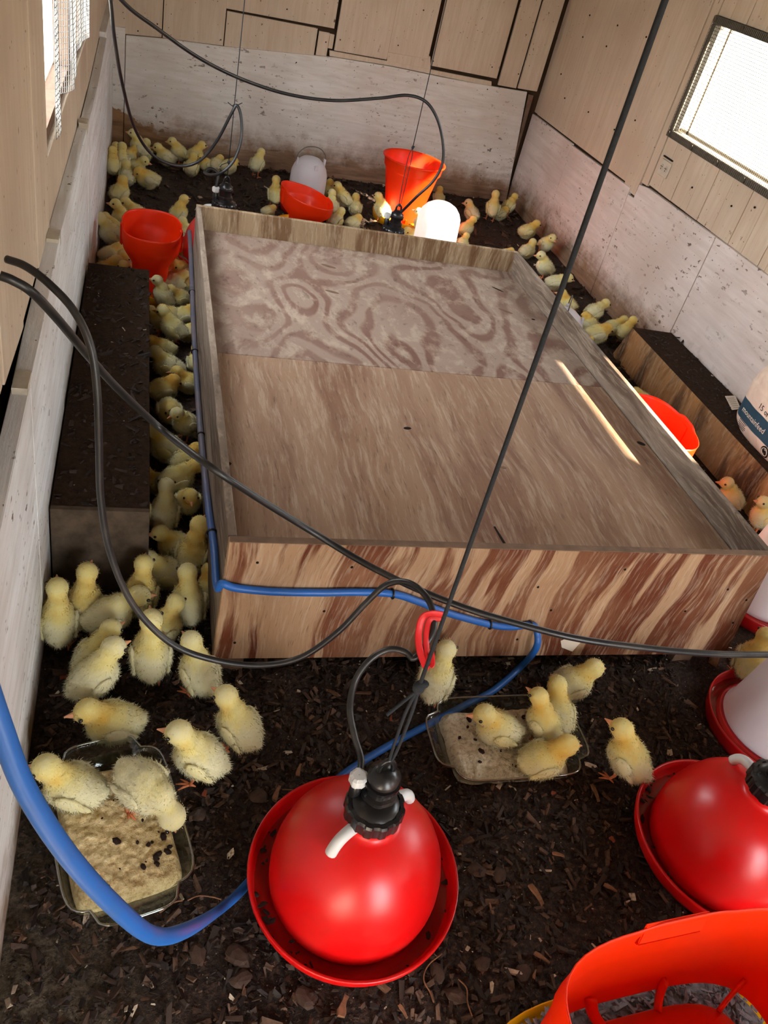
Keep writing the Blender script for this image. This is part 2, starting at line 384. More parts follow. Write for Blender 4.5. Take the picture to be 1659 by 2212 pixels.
def tube(name, P, r, mat, parent=None, seg=10, smoothn=8, r2=None, closed=False):
    Q = crom(P, smoothn) if smoothn else [Vector(p) for p in P]
    vs, fs = tube_vf(Q, r, seg, r2, closed)
    return raw(name, vs, fs, mat, parent, True)
def ellip(bm, c, r, rot=None, sub=2):
    mat = Matrix.Translation(c) @ (rot.to_4x4() if rot else Matrix.Identity(4)) @ Matrix.Diagonal((r[0], r[1], r[2], 1))
    return bmesh.ops.create_icosphere(bm, subdivisions=sub, radius=1.0, matrix=mat)

def sub(child, part):
    child.parent = part; child.location = Vector(child.location) - Vector(part.location); return child
# ================================================================== SETTING
# floor: uneven litter ground
xs = np.arange(XL - 0.1, XR + 0.12, 0.017); ys = np.arange(YF - 0.1, 5.5, 0.017)
NX, NY = len(xs), len(ys)
vs = []
for y in ys:
    for x in xs:
        p = Vector((x, y, 0)); h = 0.007 * mnoise.noise(p * 7) + 0.004 * mnoise.noise(p * 26) + 0.003 * mnoise.noise(p * 60)
        if (x > 2.12 and y < 3.0) or x > XR - 0.03 or x < XL + 0.03 or y > 5.0 + 0.09 * x: h -= 0.01
        vs.append((x, y, h - 0.003))
fs = [(j * NX + i, j * NX + i + 1, (j + 1) * NX + i + 1, (j + 1) * NX + i) for j in range(NY - 1) for i in range(NX - 1)]
floor = raw('floor', vs, fs, M['litter'], None, True); tag(floor, kind='structure')

# scattered fine litter, joined: past counting
def chips(name, n, area, size, seed, zoff=0.002, tint_hi=1.0, parent=None, zfun=None):
    r = np.random.default_rng(seed); V = []; Fc = []; T = []
    base = np.array([(-1, -.5, -.3), (1, -.6, -.3), (1.1, .5, -.3), (-.9, .6, -.3), (-.8, -.4, .3), (.8, -.5, .35), (.9, .4, .3), (-1, .4, .25)])
    FA = [(3, 2, 1, 0), (4, 5, 6, 7), (0, 1, 5, 4), (1, 2, 6, 5), (2, 3, 7, 6), (3, 0, 4, 7)]
    k = 0
    for i in range(n):
        x, y = area(r)
        s = size * (0.35 + r.random() ** 3 * 1.9) ; el = 1 + r.random() * 1.8 if r.random() < .4 else 1
        b = (base + r.normal(0, .18, base.shape)) * (s * el, s, s * (.5 + r.random() * .6))
        a = r.random() * 6.28; ti = r.normal(0, .35, 2); ca, sa = math.cos(a), math.sin(a)
        b[:, 2] += b[:, 0] * ti[0] + b[:, 1] * ti[1]
        q = np.stack([b[:, 0] * ca - b[:, 1] * sa + x, b[:, 0] * sa + b[:, 1] * ca + y, b[:, 2] + (zfun(x, y) if zfun else 0) + zoff + s * .15], 1)
        V.append(q); Fc += [tuple(k + j for j in f) for f in FA]; k += 8
        t = r.random() ** 1.4 * .85 * tint_hi
        if r.random() < .02: t = 1.0
        T += [t] * 8
    V = np.concatenate(V)
    o = raw(name, V.tolist(), Fc, M['chip'], parent)
    at = o.data.attributes.new('tint', 'FLOAT', 'POINT'); at.data.foreach_set('value', T)
    return o
def a_near(r):
    return (XL + .02 + r.random() * 1.6, 0.05 + r.random() * 1.45)
def a_far(r):
    while True:
        x, y = XL + .02 + r.random() * 2.5, 1.2 + r.random() * 4.0
        if .2 < x < 1.5 and 1.3 < y < 3.0: continue
        if x < .04 and 1.5 < y < 2.85: continue
        if x > 2.15 and y < 3.05: continue
        return x, min(y, 5.0 + .09 * x)
tag(chips('litter_chips', 24000, a_near, 0.0038, 3), 'dark brown wood-chip litter covering the floor near the front', 'litter', kind='stuff')
tag(chips('litter_crumbs', 8000, a_far, 0.0062, 4), 'fine dark litter spread round the plywood box and along the walls', 'litter', kind='stuff')

# ---- walls
def hole_wall(name, axis, plane, thick, a0, a1, z0, z1, holes):
    """wall slab with rectangular openings, built from blocks in one mesh"""
    bm = bmesh.new(); cuts = sorted(holes); cur = a0
    def blk(p, q, r, s):
        if q - p < 1e-4 or s - r < 1e-4: return
        if axis == 'x': box(bm, min(plane, plane + thick), max(plane, plane + thick), p, q, r, s)
        else: box(bm, p, q, min(plane, plane + thick), max(plane, plane + thick), r, s)
    for (p, q, r, s) in cuts:
        blk(cur, p, z0, z1); blk(p, q, z0, r); blk(p, q, s, z1); cur = q
    blk(cur, a1, z0, z1)
    return tag(obj(name, bm, M['wall_gap']), kind='structure')
T2 = 0.022
wr = hole_wall('wall_right', 'x', XR + T2, 0.06, YF - .05, 5.6, -0.05, ZC, [(a, b, WRZ[0], t_) for (a, b), t_ in zip(WIN_R, WRT)])
wl = hole_wall('wall_left', 'x', XL - 0.052, -0.05, YF - .05, 5.6, -0.05, ZC, [(WIN_L[0], WIN_L[1], WLZ[0], WLZ[1])])
wf = hole_wall('wall_front', 'y', YF, -0.08, XL - .15, XR + .1, -0.05, ZC, [(DOOR[0], DOOR[1], 0.0, DOORZ)])
bm = bmesh.new(); prism(bm, [(XL - .15, ybk(XL - .15) + .03, -.05), (XR + .08, ybk(XR + .08) + .03, -.05), (XR + .08, ybk(XR + .08) + .03, ZC), (XL - .15, ybk(XL - .15) + .03, ZC)], (0, .06, 0))
wb = tag(obj('wall_back', bm, M['wall_gap']), kind='structure')
bm = bmesh.new(); box(bm, XL - .2, XR + .12, YF - .1, 5.7, ZC, ZC + .05)
ce = tag(obj('ceiling', bm, M['roof']), kind='structure')
for x in np.arange(0.1, XR, 0.6):
    bm = bmesh.new(); box(bm, x, x + .04, YF, 5.2, ZC - .12, ZC); obj('rafter', bm, M['jamb'], ce)
for y in np.arange(YF, YF + .01, .1): pass
# front wall boards (behind the camera, seen only in reflections)
for i, (a, b) in enumerate([(XL, DOOR[0]), (DOOR[1], XR)]):
    bm = bmesh.new(); box(bm, a + .003, b - .003, YF, YF + .015, 0, ZC - .01); obj('panel', bm, M['wall_up'], wf)

# back wall boards, each its own piece (corners read on the wall's plane)
def bpoly(name, px, off, mat, th=0.018):
    return board(name, [onb(x, y, off) for x, y in px], (0, th, 0), mat, wb)
Z0 = -0.02
def bpt(x, z, off): return Vector((x, ybk(x) - off, z))
# big lower plywood sheet, top edge warped
top = [onb(x, y, 0.012) for x, y in ((272, 76), (360, 84), (480, 100), (600, 112), (722, 124), (850, 145), (960, 168), (1060, 186), (1139, 199))]
low = [Vector((onb(1104, 400, .012).x, ybk(2.3) - .012, Z0)), Vector((onb(272, 76, .012).x, ybk(onb(272, 76, .012).x) - .012, Z0))]
board('panel', top + low, (0, .018, 0), M['wall_back_low'], wb)
bl = [onb(233, 56, .016), onb(271, 60, .016)]
board('batten', [bl[0], bl[1], Vector((bl[1].x, bl[1].y, Z0)), Vector((bl[0].x, bl[0].y, Z0))], (0, .02, 0), M['wall_back_low'], wb)
def bup(name, bottom, off, mat, ztop=ZC - .01):
    """board whose side edges are true verticals: bottom edge points left to right, then straight up"""
    pts = [onb(x, y, off) for x, y in bottom]; a, b = pts[0].copy(), pts[-1].copy(); a.z = b.z = ztop
    return board(name, [a] + pts + [b], (0, .018, 0), mat, wb)
def bcell(name, bottom, top, off, mat):
    """board under another one: vertical sides through the bottom corners, top edge read from `top` heights"""
    pts = [onb(x, y, off) for x, y in bottom]; a, b = pts[0].copy(), pts[-1].copy(); a.z = onb(*top[0], off).z; b.z = onb(*top[1], off).z
    return board(name, [a] + pts + [b], (0, .018, 0), mat, wb)
bup('panel', [(233, 56), (273, 74), (349, 81)], .004, M['wall_up'])
bup('panel', [(351, 82), (482, 99)], .007, M['wall_up'])
bup('panel', [(487, 18), (722, 62)], .006, M['wall_up'])
bcell('panel', [(484, 100), (678, 120)], [(488, 23), (684, 61)], .003, M['wall_up'])
bcell('panel', [(682, 119), (705, 122)], [(690, 67), (711, 71)], .006, M['wall_up'])
bcell('panel', [(708, 104), (718, 106)], [(714, 73), (722, 75)], .002, M['wall_up'])
bup('panel', [(722, 109), (835, 129)], .009, M['wall_up'])
bpoly('panel', [(712, 109), (838, 132), (1062, 176), (1062, 187), (960, 166), (850, 143), (712, 121)], .002, M['wall_up'])
bpoly('panel', [(836, 106), (930, 122), (930, 150), (836, 136)], .001, M['wall_up'])
bup('panel', [(838, 113), (925, 128)], .005, M['wall_up'])
bup('panel', [(931, 142), (1073, 170)], .011, M['wall_up'])
bup('panel', [(1076, 184), (1115, 191)], .004, M['wall_up'])
bup('panel', [(1119, 191), (1160, 198)], .006, M['wall_up'])
bpoly('batten', [(1142, 204), (1153, 206), (1108, 360), (1104, 372)], .0, M['edge_wood'])
# cracks and knots stay material; nail heads are small studs
def studs(name, pts, mat, parent, r=0.004):
    bm = bmesh.new()
    for p in pts: ellip(bm, p, (r, r, r), None, 1)
    return obj(name, bm, mat, parent, True)
studs('nail_heads', [onb(x, y, .013) for x, y in ((735, 86), (936, 132), (1063, 145), (915, 22), (704, 91), (482, 173), (298, 67), (340, 52), (945, 180), (1053, 193), (860, 98), (640, 135), (477, 86), (1120, 160), (620, 20))], M['hole'], wb)['kind'] = 'stuff'

# right wall: lower sheets proud of the planks, then planks and sheets above
XP = XR - 0.004
def rpoly(name, yz, x, mat, th=0.018, parent=None):
    return board(name, [Vector((x, y, z)) for y, z in yz], (th, 0, 0), mat, parent or wr)
rpoly('panel', [(5.30, Z0), (5.30, .545), (5.25, .548), (4.64, .552), (4.62, Z0)], XP, M['wall_right_low'])
rpoly('panel', [(4.615, Z0), (4.635, .545), (3.86, .560), (3.84, Z0)], XP, M['wall_right_low'])
rpoly('panel', [(3.835, Z0), (3.855, .53), (3.79, .53), (3.79, .60), (3.70, .612), (3.06, .62), (3.06, Z0)], XP, M['wall_right_low'])
rpoly('panel', [(3.055, Z0), (3.055, .62), (1.30, .635), (1.30, Z0)], XP, M['wall_right_low'])
rpoly('panel', [(1.295, Z0), (1.295, .635), (YF, .64), (YF, Z0)], XP, M['wall_right_low'])
XU = XR + 0.006
rpoly('panel', [(5.25, .556), (3.94, .566), (3.94, ZC - .01), (5.25, ZC - .01)], XU, M['wall_up'], .014)
rpoly('panel', [(5.34, .556), (5.258, .556), (5.258, ZC - .01), (5.34, ZC - .01)], XU + .006, M['wall_up'], .008)
rpoly('batten', [(3.935, .54), (3.80, .54), (3.80, ZC - .01), (3.935, ZC - .01)], XU - .006, M['wall_up'], .02)
rpoly('plank', [(3.795, .61), (3.735, .612), (3.735, ZC - .01), (3.795, ZC - .01)], XU, M['wall_up'], .014)
y = 3.73; k = 0
while y > YF:
    wdt = 0.105 + 0.02 * ((k * 7) % 3); y0 = max(y - wdt, YF)
    spans = [(0.622, ZC - .01)]
    for a, b in WIN_R:
        if y0 < b and y > a:
            if a > y0 + .02: wdt = y - a; y0 = a
            elif y > b + .004: y0 = b
    for (a, b), t_ in zip(WIN_R, WRT):
        if (y0 + y) / 2 < b and (y0 + y) / 2 > a: spans = [(0.622, WRZ[0]), (t_, ZC - .01)]
    for z0_, z1_ in spans:
        rpoly('plank', [(y - .0015, z0_), (y0 + .0015, z0_), (y0 + .0015, z1_), (y - .0015, z1_)], XU + (0.001 if k % 2 else 0.003), M['wall_up'], .012)
    y = y0; k += 1
studs('nail_heads', [onx(x, y_, XR + .004) for x, y_ in ((1274, 33), (1334, 55), (1396, 80), (1259, 80), (1220, 212), (1271, 242), (1327, 280), (1372, 260), (1212, 160), (1310, 100), (1398, 302), (1450, 188), (1495, 405), (1580, 445), (1630, 448))], M['hole'], wr, .005)['kind'] = 'stuff'
# outlet
ot = empty('wall_outlet', (XR + .005, 3.645, .725)); tag(ot, 'painted-over electrical outlet plate on the right wall below the mesh window', 'outlet')
board('cover_plate', [Vector((-.006, s * .045, z)) for s, z in ((1, -.035), (-1, -.035), (-1, .035), (1, .035))], (.006, 0, 0), M['paint_grey'], ot)
for s in (-.02, .02):
    bm = lathe([(.0, .002), (.013, .002), (.015, 0.0)], 20); r_ = obj('socket', bm, M['jamb'], ot, False, (-.0065, s, 0), (0, -PI / 2, 0))
    bm = bmesh.new()
    for dy2, dz2 in ((-.005, .004), (.005, .004), (0, -.006)): box(bm, -.001, .001, dy2 - .0012, dy2 + .0012, dz2 - .003, dz2 + .003)
    obj('slot', bm, M['hole'], ot, False, (-.0092, s, 0))
board('cover_lip', [Vector((-.008, s * .042, z)) for s, z in ((1, .044), (-1, .044), (-1, .050), (1, .050))], (.008, 0, 0), M['hole'], ot, 0)

# windows: frame bars, pane, welded mesh
def mesh_grid(name, origin, U, V, nu, nv, r, mat, parent, warp=None):
    """square welded wire grid"""
    vs = []; fs = []
    def P(u, v):
        p = origin + U * u + V * v
        return p + warp(u, v) if warp else p
    seg = 3 if not warp else 3
    for i in range(nu + 1):
        u = i / nu; pts = [P(u, j / (nv if warp else 1)) for j in range((nv if warp else 1) + 1)]
        a, b = tube_vf(pts, r, seg); k = len(vs); vs += a; fs += [tuple(k + q for q in f) for f in b]
    for j in range(nv + 1):
        v = j / nv; pts = [P(i / (nu if warp else 1), v) for i in range((nu if warp else 1) + 1)]
        a, b = tube_vf(pts, r, seg); k = len(vs); vs += a; fs += [tuple(k + q for q in f) for f in b]
    o = raw(name, vs, fs, mat, parent); o['kind'] = 'stuff'; return o
for i, (a, b) in enumerate(WIN_R):
    wn = empty('window_%d' % (i + 1), (0, 0, 0)); tag(wn, kind='structure')
    fw = .034; WT = WRT[i]
    for (y0, y1, z0, z1) in ((a, b, WRZ[0], WRZ[0] + fw), (a, b, WT - fw, WT), (b - fw, b, WRZ[0] + fw, WT - fw), (a, a + fw, WRZ[0] + fw, WT - fw)):
        bm = bmesh.new(); box(bm, XR - .004, XR + .028, y0 + .001, y1 - .001, z0 + .001, z1 - .001); bmesh.ops.bevel(bm, geom=list(bm.edges), offset=.002, segments=1, affect='EDGES')
        obj('window_frame', bm, M['frame'], wn)
    for (y0, y1, z0, z1) in ((b - .085, b - .07, WRZ[0] + fw, WT - fw), (a + .01, b - .01, WRZ[0] + .034, WRZ[0] + .05)):
        bm = bmesh.new(); box(bm, XR + .05, XR + .075, y0, y1, z0, z1); obj('sash_bar', bm, M['jamb'], wn)
    bm = bmesh.new(); box(bm, XR + .060, XR + .063, a + .01, b - .01, WRZ[0] + .03, WT - .01); obj('window_pane', bm, M['pane'], wn)
    for (y0, y1, z0, z1) in ((a, b, WRZ[0], WRZ[0] + .012), (a, b, WT - .012, WT), (b - .012, b, WRZ[0] + .012, WT - .012), (a, a + .012, WRZ[0] + .012, WT - .012)):
        bm = bmesh.new(); box(bm, XR + .030, XR + .088, y0, y1, z0, z1); obj('jamb', bm, M['jamb'], wn)
    mesh_grid('wire_mesh', Vector((XR - .008, a + .004, WRZ[0] + .004)), Vector((0, b - a - .008, 0)), Vector((0, 0, WT - WRZ[0] - .008)), int((b - a) / .0127), int((WT - WRZ[0]) / .0132), .0013, M['wire_dark'], wn)
    pts = [Vector((XR - .010, b - .02 - t, z)) for t in (0.0, .22, .44, .66) for z in (WRZ[0] + .016, WT - .016)]
    bm = bmesh.new()
    for p in pts:
        bmesh.ops.create_cone(bm, cap_ends=True, segments=14, radius1=.012, radius2=.011, depth=.004, matrix=Matrix.Translation(p) @ Matrix.Rotation(PI / 2, 4, 'Y'))
    o = obj('screw_washers', bm, M['frame'], wn); o['kind'] = 'stuff'

# left wall: lower boards proud (x = XL), planks behind
xlow = XL
def lpoly(name, yz, x, mat, th=0.03):
    return board(name, [Vector((x, y, z)) for y, z in yz], (-th, 0, 0), mat, wl)
lpoly('panel', [(YF, Z0), (1.335, Z0), (1.335, .672), (.9, .655), (YF, .66)], xlow, M['wall_left_low'])
lpoly('panel', [(1.34, Z0), (1.93, Z0), (1.93, .705), (1.5, .685), (1.34, .676)], xlow, M['wall_left_low'])
lpoly('panel', [(1.935, Z0), (2.93, Z0), (2.93, .675), (2.2, .69), (1.935, .70)], xlow - .002, M['wall_left_low'])
lpoly('panel', [(2.935, Z0), (4.20, Z0), (4.20, .70), (3.6, .675), (2.935, .67)], xlow, M['wall_left_low'])
lpoly('panel', [(4.205, Z0), (5.06, Z0), (5.06, .72), (4.205, .72)], xlow - .004, M['wall_left_low'])
# light wooden blocks at the joints of the top edge
for yb_, zb_ in ((1.335, .672), (1.93, .70), (2.93, .68)):
    bm = bmesh.new(); box(bm, xlow - .027, xlow - .001, yb_ - .03, yb_ + .03, zb_ - .02, zb_ + .012); obj('joint_block', bm, M['jamb'], wl)
XLU = XL - 0.034
yy = YF; k = 0
edges = [YF, -1.5, -1.1, -.7, -.3, .1, .5, .78, 1.02, 1.25, 1.50, 1.76, 1.995]
for y0, y1 in zip(edges, edges[1:]):
    zb2 = .64
    if 1.1 < y1 < 1.6: zb2 = .72
    bm_ = lpoly('plank', [(y0 + .002, zb2 if y0 < 1.3 else .70), (y1 - .002, zb2 if y1 < 1.45 else .70), (y1 - .002, ZC - .01), (y0 + .002, ZC - .01)], XLU + (.006 if k % 2 else .003), M['wall_up'], .018); k += 1
for y0, y1 in ((2.0, 2.36), (2.362, 2.70), (2.702, 3.05), (3.052, 3.398)):
    lpoly('plank', [(y0 + .001, .64), (y1 - .001, .64), (y1 - .001, WLZ[0]), (y0 + .001, WLZ[0])], XLU + .001, M['wall_up'], .016)
    lpoly('plank', [(y0 + .001, WLZ[1]), (y1 - .001, WLZ[1]), (y1 - .001, ZC - .01), (y0 + .001, ZC - .01)], XLU + .001, M['wall_up'], .016)
ye = [3.402, 3.65, 4.0, 4.35, 4.7, 5.05]
for y0, y1 in zip(ye, ye[1:]):
    lpoly('plank', [(y0 + .001, .62), (y1 - .001, .62), (y1 - .001, ZC - .01), (y0 + .001, ZC - .01)], XLU + .002, M['wall_up'], .016)
wn = empty('window_4', (0, 0, 0)); tag(wn, kind='structure')
for (y0, y1, z0, z1) in ((WIN_L[0], WIN_L[1], WLZ[0], WLZ[0] + .03), (WIN_L[0], WIN_L[1], WLZ[1] - .03, WLZ[1]), (WIN_L[0], WIN_L[0] + .03, WLZ[0] + .03, WLZ[1] - .03), (WIN_L[1] - .04, WIN_L[1], WLZ[0] + .03, WLZ[1] - .03), (2.78, 2.84, WLZ[0] + .03, WLZ[1] - .03)):
    bm = bmesh.new(); box(bm, XL - .085, XL - .045, y0 + .001, y1 - .001, z0 + .001, z1 - .001); obj('window_frame', bm, M['edge_wood'], wn)
bm = bmesh.new(); box(bm, XL - .078, XL - .075, WIN_L[0] + .02, WIN_L[1] - .02, WLZ[0] + .02, WLZ[1] - .02); obj('window_pane', bm, M['pane'], wn)
def wpn(u, v):
    return Vector((.012 * math.sin(u * 17 + 1) + .005 * math.sin(u * 41 + v * 3), 0, .012 * math.sin(u * 11)))
mesh_grid('wire_mesh', Vector((XL - .022, WIN_L[0] + .01, WLZ[0] + .05)), Vector((0, WIN_L[1] - WIN_L[0] - .03, 0)), Vector((0, 0, WLZ[1] - WLZ[0] - .06)), 104, 66, .0008, M['wire'], wn, wpn)

# ================================================================== BROODER BOX
BZ = .42; LZ = .335; bx0, bx1, by0, by1 = .187, 1.515, 1.215, 3.10
bb = empty('brooder_box', (0, 0, 0)); tag(bb, 'large low plywood brooder box with a sunken lid in the middle of the floor', 'box')
board('front_board', [Vector(p) for p in ((.185, by0, .066), (1.590, by0, .050), (1.533, by0, BZ - .003), (bx0, by0, BZ))], (0, .018, 0), M['ply_front'], bb)
board('back_board', [Vector(p) for p in ((bx0, by1 - .018, .06), (1.525, by1 - .018, .06), (1.507, by1 - .018, BZ), (bx0, by1 - .018, BZ))], (0, .018, 0), M['ply_back'], bb)
board('side_board', [Vector(p) for p in ((bx0 - .001, by0 + .019, .066), (bx0 - .001, by1 - .019, .06), (bx0 - .001, by1 - .019, BZ), (bx0 - .001, by0 + .019, BZ))], (.018, 0, 0), M['ply_side'], bb)
board('side_board', [Vector(p) for p in ((1.572, by0 + .02, .05), (1.515, by1 - .02, .06), (1.490, by1 - .019, BZ), (1.514, by0 + .019, BZ))], (.018, 0, 0), M['ply_side'], bb)
sy_ = 2.15
board('lid_panel', [Vector(p) for p in ((bx0 + .018, by0 + .019, LZ), (1.520, by0 + .019, LZ), (1.509, sy_ + .0, LZ), (bx0 + .018, sy_ - .012, LZ))], (0, 0, -.012), M['ply_near'], bb)
board('lid_panel', [Vector(p) for p in ((bx0 + .018, sy_ - .009, LZ - .001), (1.509, sy_ + .003, LZ - .001), (1.497, by1 - .019, LZ - .001), (bx0 + .018, by1 - .019, LZ - .001))], (0, 0, -.012), M['ply_far'], bb)
for lx, ly in ((.200, 1.236), (1.45, 1.236), (.205, 3.02), (1.42, 3.02)):
    bm = bmesh.new(); box(bm, lx, lx + .06, ly, ly + .045, -.004, .32); obj('leg', bm, M['edge_wood'], bb)
# worn edge veneer along the front board's top
bm = bmesh.new(); box(bm, bx0 + .002, 1.530, by0 - .001, by0 + .017, BZ - .0005, BZ + .0015); obj('edge_veneer', bm, M['edge_wood'], bb)
# knots: sunken ovals on the lid
def knot(px, py, z, rx, ry, rot=0.0, name='knot', mat=None):
    p = onz(px, py, z); bm = lathe([(0.0, .0012), (.6, .0008), (1.0, 0.0)], 18); bmesh.ops.scale(bm, vec=(rx, ry, 1), verts=bm.verts)
    return obj(name, bm, mat or M['hole'], bb, True, p, (0, 0, rot))
knot(880, 925, LZ, .012, .007, .2); knot(1088, 1010, LZ, .009, .007, 0, mat=M['edge_wood']); knot(490, 1002, LZ, .012, .008, .4)
knot(710, 575, LZ, .030, .010, -.4, mat=M['edge_wood']); knot(717, 630, LZ, .026, .009, -.3, mat=M['edge_wood']); knot(1092, 672, LZ, .030, .009, -.6, mat=M['edge_wood']); knot(1075, 625, LZ, .028, .006, -.8)
knot(1152, 690, LZ, .008, .006); knot(1385, 958, LZ, .014, .010, -.6)
a_, b_ = onz(1068, 1138, LZ), onz(1095, 1183, LZ); d_ = (b_ - a_); nrm = Vector((-d_.y, d_.x, 0)).normalized() * .0035
bm = bmesh.new(); prism(bm, [a_ + nrm * .6, b_ + nrm, b_ - nrm, a_ - nrm * .6], (0, 0, .0012)); obj('gouge', bm, M['hole'], bb)
sc_ = [(x, y) for x, y in ((507, 1388), (1162, 1268), (1190, 1318), (1117, 1381), (1350, 1230), (1572, 1273), (1612, 1296), (1583, 1345), (760, 1225), (556, 1215), (1480, 1320), (900, 1370), (700, 1320))]
studs('screw_heads', [ony(x, y, by0) for x, y in sc_], M['hole'], bb, .0035)['kind'] = 'stuff'
# pale torn sticker on front
p = [ony(x, y, by0 - .0008) for x, y in ((1211, 1384), (1240, 1372), (1253, 1388), (1236, 1407), (1213, 1398))]
bm = bmesh.new(); prism(bm, p, (0, -.001, 0)); tag(obj('torn_label', bm, M['eggshell'], bb), 'torn white paper scrap on the front board')

# ================================================================== BENCHES
lb = empty('left_nest_bench'.replace('left_', ''), (0, 0, 0)); tag(lb, 'long dark litter-covered wooden bench box along the left wall', 'bench')
board('top_board', [Vector(p) for p in ((XL + .004, 1.503, .25), (.040, 1.503, .25), (.028, 2.85, .25), (XL + .004, 2.85, .25))], (0, 0, -.016), M['dirt_top'], lb)
board('front_board', [Vector(p) for p in ((XL + .004, 1.50, -.006), (.044, 1.50, -.006), (.040, 1.50, .251), (XL + .004, 1.50, .251))], (0, .016, 0), M['bench_front'], lb)
board('side_board', [Vector(p) for p in ((.043, 1.518, -.006), (.031, 2.834, -.006), (.027, 2.834, .233), (.039, 1.518, .233))], (-.014, 0, 0), M['bench'], lb)
board('end_board', [Vector(p) for p in ((XL + .004, 2.85, -.006), (.031, 2.85, -.006), (.027, 2.85, .233), (XL + .004, 2.85, .233))], (0, -.014, 0), M['bench'], lb)
lbs = chips('bench_litter', 900, lambda r: (XL + .01 + r.random() * .20, 1.51 + r.random() * 1.32), .004, 9, .251, .6, lb); lbs['kind'] = 'stuff'
rb = empty('nest_bench', (0, 0, 0)); tag(rb, 'stained plywood bench box along the right wall, under the feed bag', 'bench')
board('side_board', [Vector(p) for p in ((2.150, 3.10, -.006), (2.172, YF + .1, -.006), (2.186, YF + .1, .168), (2.158, 3.045, .168))], (.016, 0, 0), M['bench'], rb)
board('top_board', [Vector(p) for p in ((2.156, 3.045, .1705), (2.184, YF + .1, .1705), (XR - .012, YF + .1, .1705), (XR - .012, 3.035, .1705))], (0, 0, -.002), M['dirt_top'], rb)
board('end_board', [Vector(p) for p in ((2.166, 3.095, -.006), (XR - .012, 3.06, -.006), (XR - .012, 3.03, .168), (2.174, 3.040, .168))], (0, -.014, 0), M['bench'], rb)
rbs = chips('bench_litter', 700, lambda r: (2.19 + r.random() * .17, 1.4 + r.random() * 1.6), .004, 10, .171, .6, rb); rbs['kind'] = 'stuff'
# ================================================================== BELL DRINKERS
def drinker(loc, label, rz=0.0, tilt=(0, 0), noz=(200, 20), seed=1, stem=True):
    t = empty('bell_drinker', loc, rz, tilt[0], tilt[1]); tag(t, label, 'drinker', 'red bell drinkers with black caps')
    pan = lathe([(0.0, .012), (.12, .012), (.165, .016), (.180, .026), (.188, .045), (.192, .062), (.1965, .064), (.1975, .058), (.1955, .046), (.190, .030), (.176, .010), (.12, .002), (0.0, .002)], 72)
    obj('pan', pan, M['red'], t, True)
    bell = lathe([(.150, .018), (.1545, .030), (.157, .050), (.1575, .068), (.1545, .100), (.1465, .135), (.134, .165), (.116, .192), (.094, .213), (.072, .226), (.054, .233), (.046, .236), (.043, .243), (.043, .262)], 72)
    obj('bell', bell, M['red'], t, True)
    wbm = lathe([(.156, .0), (.184, .0)], 48); o = obj('water', wbm, M['water'], t, True, (0, 0, .030))
    # black ribbed clamp ring, lid, valve column, hook
    obj('cap_ring', lathe([(.036, .252), (.046, .252), (.0495, .256), (.0495, .280), (.047, .285), (.040, .286)], 96, ribs=24, ribd=.0025), M['black'], t)
    obj('cap_lid', lathe([(.0, .294), (.028, .294), (.037, .289), (.042, .284)], 48), M['black'], t, True)
    cx = .006
    if stem:
        vb_ = obj('valve_body', lathe([(.030, .0), (.030, .010), (.024, .012), (.0235, .030), (.030, .032), (.031, .040), (.0, .042)], 48, ribs=12, ribd=.0014), M['black'], t, False, (cx, .012, .294))
        vc_ = obj('valve_cap', lathe([(.027, .0), (.028, .012), (.021, .016), (.017, .024), (.0, .026)], 32), M['black'], t, True, (cx, .012, .334))
        he_ = tube('hanger_eye', [(cx - .012, .012, .356), (cx - .010, .012, .376), (cx, .012, .386), (cx + .010, .012, .376), (cx + .012, .012, .356)], .0045, M['black'], t, 8, 6)
        ip_ = obj('inlet_pipe', lathe([(.0105, .0), (.0105, .034), (.008, .036), (0, .036)], 20), M['black'], t, True, (-.034, .020, .284))
        hn_ = obj('hose_nut', lathe([(.0, .0), (.013, .0), (.0145, .004), (.0145, .018), (.010, .021), (.0, .021)], 40, ribs=10, ribd=.0013), M['greyplastic'], t, False, (-.034, .020, .318))
        sub(vc_, vb_); sub(he_, vb_); sub(hn_, ip_)
    for a in noz:
        a = math.radians(a); c, s = math.cos(a), math.sin(a)
        P = [(c * .040, s * .040, .252), (c * .058, s * .058, .252), (c * .074, s * .074, .247), (c * .084, s * .084, .236), (c * .090, s * .090, .222)]
        tube('nozzle', P, .0105, M['greyplastic'], t, 12, 6)
    # wet litter flecks floating in the pan
    r = random.Random(seed); bm = bmesh.new()
    for i in range(46):
        a = r.random() * 6.28 if i > 22 else r.gauss(2.9, .9); q = .160 + r.random() * .024; s = .0018 + r.random() ** 2 * .0065
        rot = Matrix.Rotation(r.random() * 6, 3, 'Z'); b0 = len(bm.verts)
        g_ = ellip(bm, (math.cos(a) * q, math.sin(a) * q, .031 + (q - .16) * .1), (s * (1 + r.random()), s * .7, .0018), rot, 1)
        for v_ in g_['verts']: v_.co += Vector((r.gauss(0, .0009), r.gauss(0, .0009), r.gauss(0, .0003)))
    o = obj('litter_flecks', bm, M['husk'], t); o['kind'] = 'stuff'
    return t
d1 = drinker((.42, .695, .018), 'red bell drinker in the centre foreground, hung from the long black cord', 0, (math.radians(-.5), math.radians(-2.0)), (212, 25), 1)
dR = drinker((1.25, .69, .003), 'red bell drinker at the right edge of the photo above the orange tub', 0, (0, 0), (-80, 100), 2, False)
d2 = drinker((.325, 3.50, .022), 'red bell drinker behind the far left corner of the plywood box', .3, (0, 0), (150, 330), 3)
d3 = drinker((1.075, 3.49, .022), 'red bell drinker behind the far edge of the box, before the round orange bucket', 0, (0, 0), (190, -10), 4)
